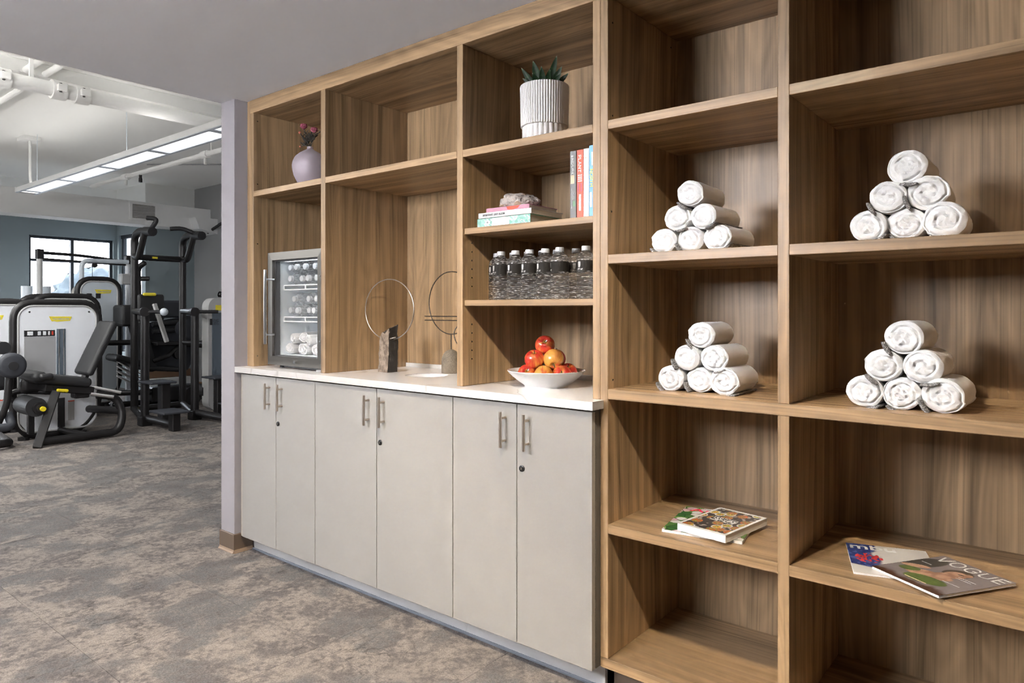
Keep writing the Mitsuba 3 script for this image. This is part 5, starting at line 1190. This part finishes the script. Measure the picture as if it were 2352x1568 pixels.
part(L6, 'yoke_post', tube([(-9.2, 2.0, 0.5), (-9.2, 1.98, 1.72), (-9.1, 2.02, 1.78)], 0.034, 0.06, 10), FB, smooth=True)

# machine cut off by the partition wall
L7 = thing('shoulder_press', 'dark machine half hidden by the gray partition wall', 'gym machine')
tw = prism(rrect(2.075, 2.50, 0.05, 1.325, 0.10), -7.75, -7.60)
part(L7, 'tower', tw, 'panel_gray')
part(L7, 'stack_slot', bx(-7.60, -7.592, 2.115, 2.30, 0.45, 1.16), 'stack_steel')
part(L7, 'logo_plate', bx(-7.598, -7.594, 2.155, 2.30, 1.185, 1.245), 'logo_yellow')
part(L7, 'info_plate', bx(-7.598, -7.592, 2.09, 2.19, 1.02, 1.09), 'plastic_black')
part(L7, 'frame_tube', tube([(-7.60, 2.45, 0.05), (-7.60, 2.45, 1.33), (-7.60, 2.2, 1.37)], 0.034, 0.1, 10), FB, smooth=True)
part(L7, 'support_bar', tube([(-8.37, 2.15, 0.80), (-7.66, 2.22, 0.80)], 0.028, 0, 10), FB, smooth=True)
part(L7, 'upper_step', bx(-7.55, -7.25, 1.96, 2.22, 0.435, 0.455, 0.006), 'pad_gray')
part(L7, 'step_post', bx(-7.47, -7.38, 2.06, 2.14, 0.02, 0.435, 0.008), FB)
part(L7, 'lower_step', bx(-7.30, -7.02, 2.02, 2.26, 0.155, 0.175, 0.006), 'pad_gray')
part(L7, 'lower_step_post', bx(-7.25, -7.15, 2.10, 2.19, 0.0, 0.155, 0.008), FB)
part(L7, 'roller', cyl((-7.95, 2.13, 0.26), (-7.72, 2.13, 0.26), 0.075, 20), FB, smooth=40)

# ------------------------------------------------------------------ outside the gym windows
struct('ground_outside', bx(-80, -11.9, -45, 60, -0.9, -0.8), 'snow_ground', label='pale ground outside the gym window')
for i, (x, y, h, r, lb) in enumerate(((-24, 0.2, 3.2, 1.5, 'hazy tree outside the gym window, left'), (-31, 4.4, 3.7, 1.9, 'hazy tree outside the gym window, second from left'), (-26, 8.0, 3.2, 1.7, 'hazy tree outside the gym window, behind the lat tower'), (-34, 13.0, 3.8, 2.2, 'hazy tree outside, seen behind the machine posts'))):
    k = thing('tree', lb, 'tree', 'hazy trees outside')
    mm = trimesh.creation.icosphere(4, 1.0); V = np.array(mm.vertices); V *= (1 + 0.5 * (meshkit.fbm(V * 2.6 + i * 5) - 0.5) + 0.35 * (meshkit.fbm(V * 8 + i) - 0.5))[:, None]
    mm.vertices = V * np.array([r, r, h / 2])
    part(k, 'crown', mv(mm, (x, y, -0.6 + h / 2)), 'tree_haze', smooth=True); part(k, 'trunk', cyl((x, y, -0.85), (x, y, 0.8), 0.16, 8), 'brown_wood')
k = thing('white_fence', 'white rail fence outside the gym window', 'fence')
for z in (0.55, 0.28, 0.01): part(k, 'rail', bx(-17.05, -17.0, -3, 9, z - 0.05, z + 0.05), 'paint_white')
for y in np.arange(-3, 9, 1.5): part(k, 'post', bx(-17.08, -17.0, y - 0.05, y + 0.05, -0.85, 0.65), 'paint_white')
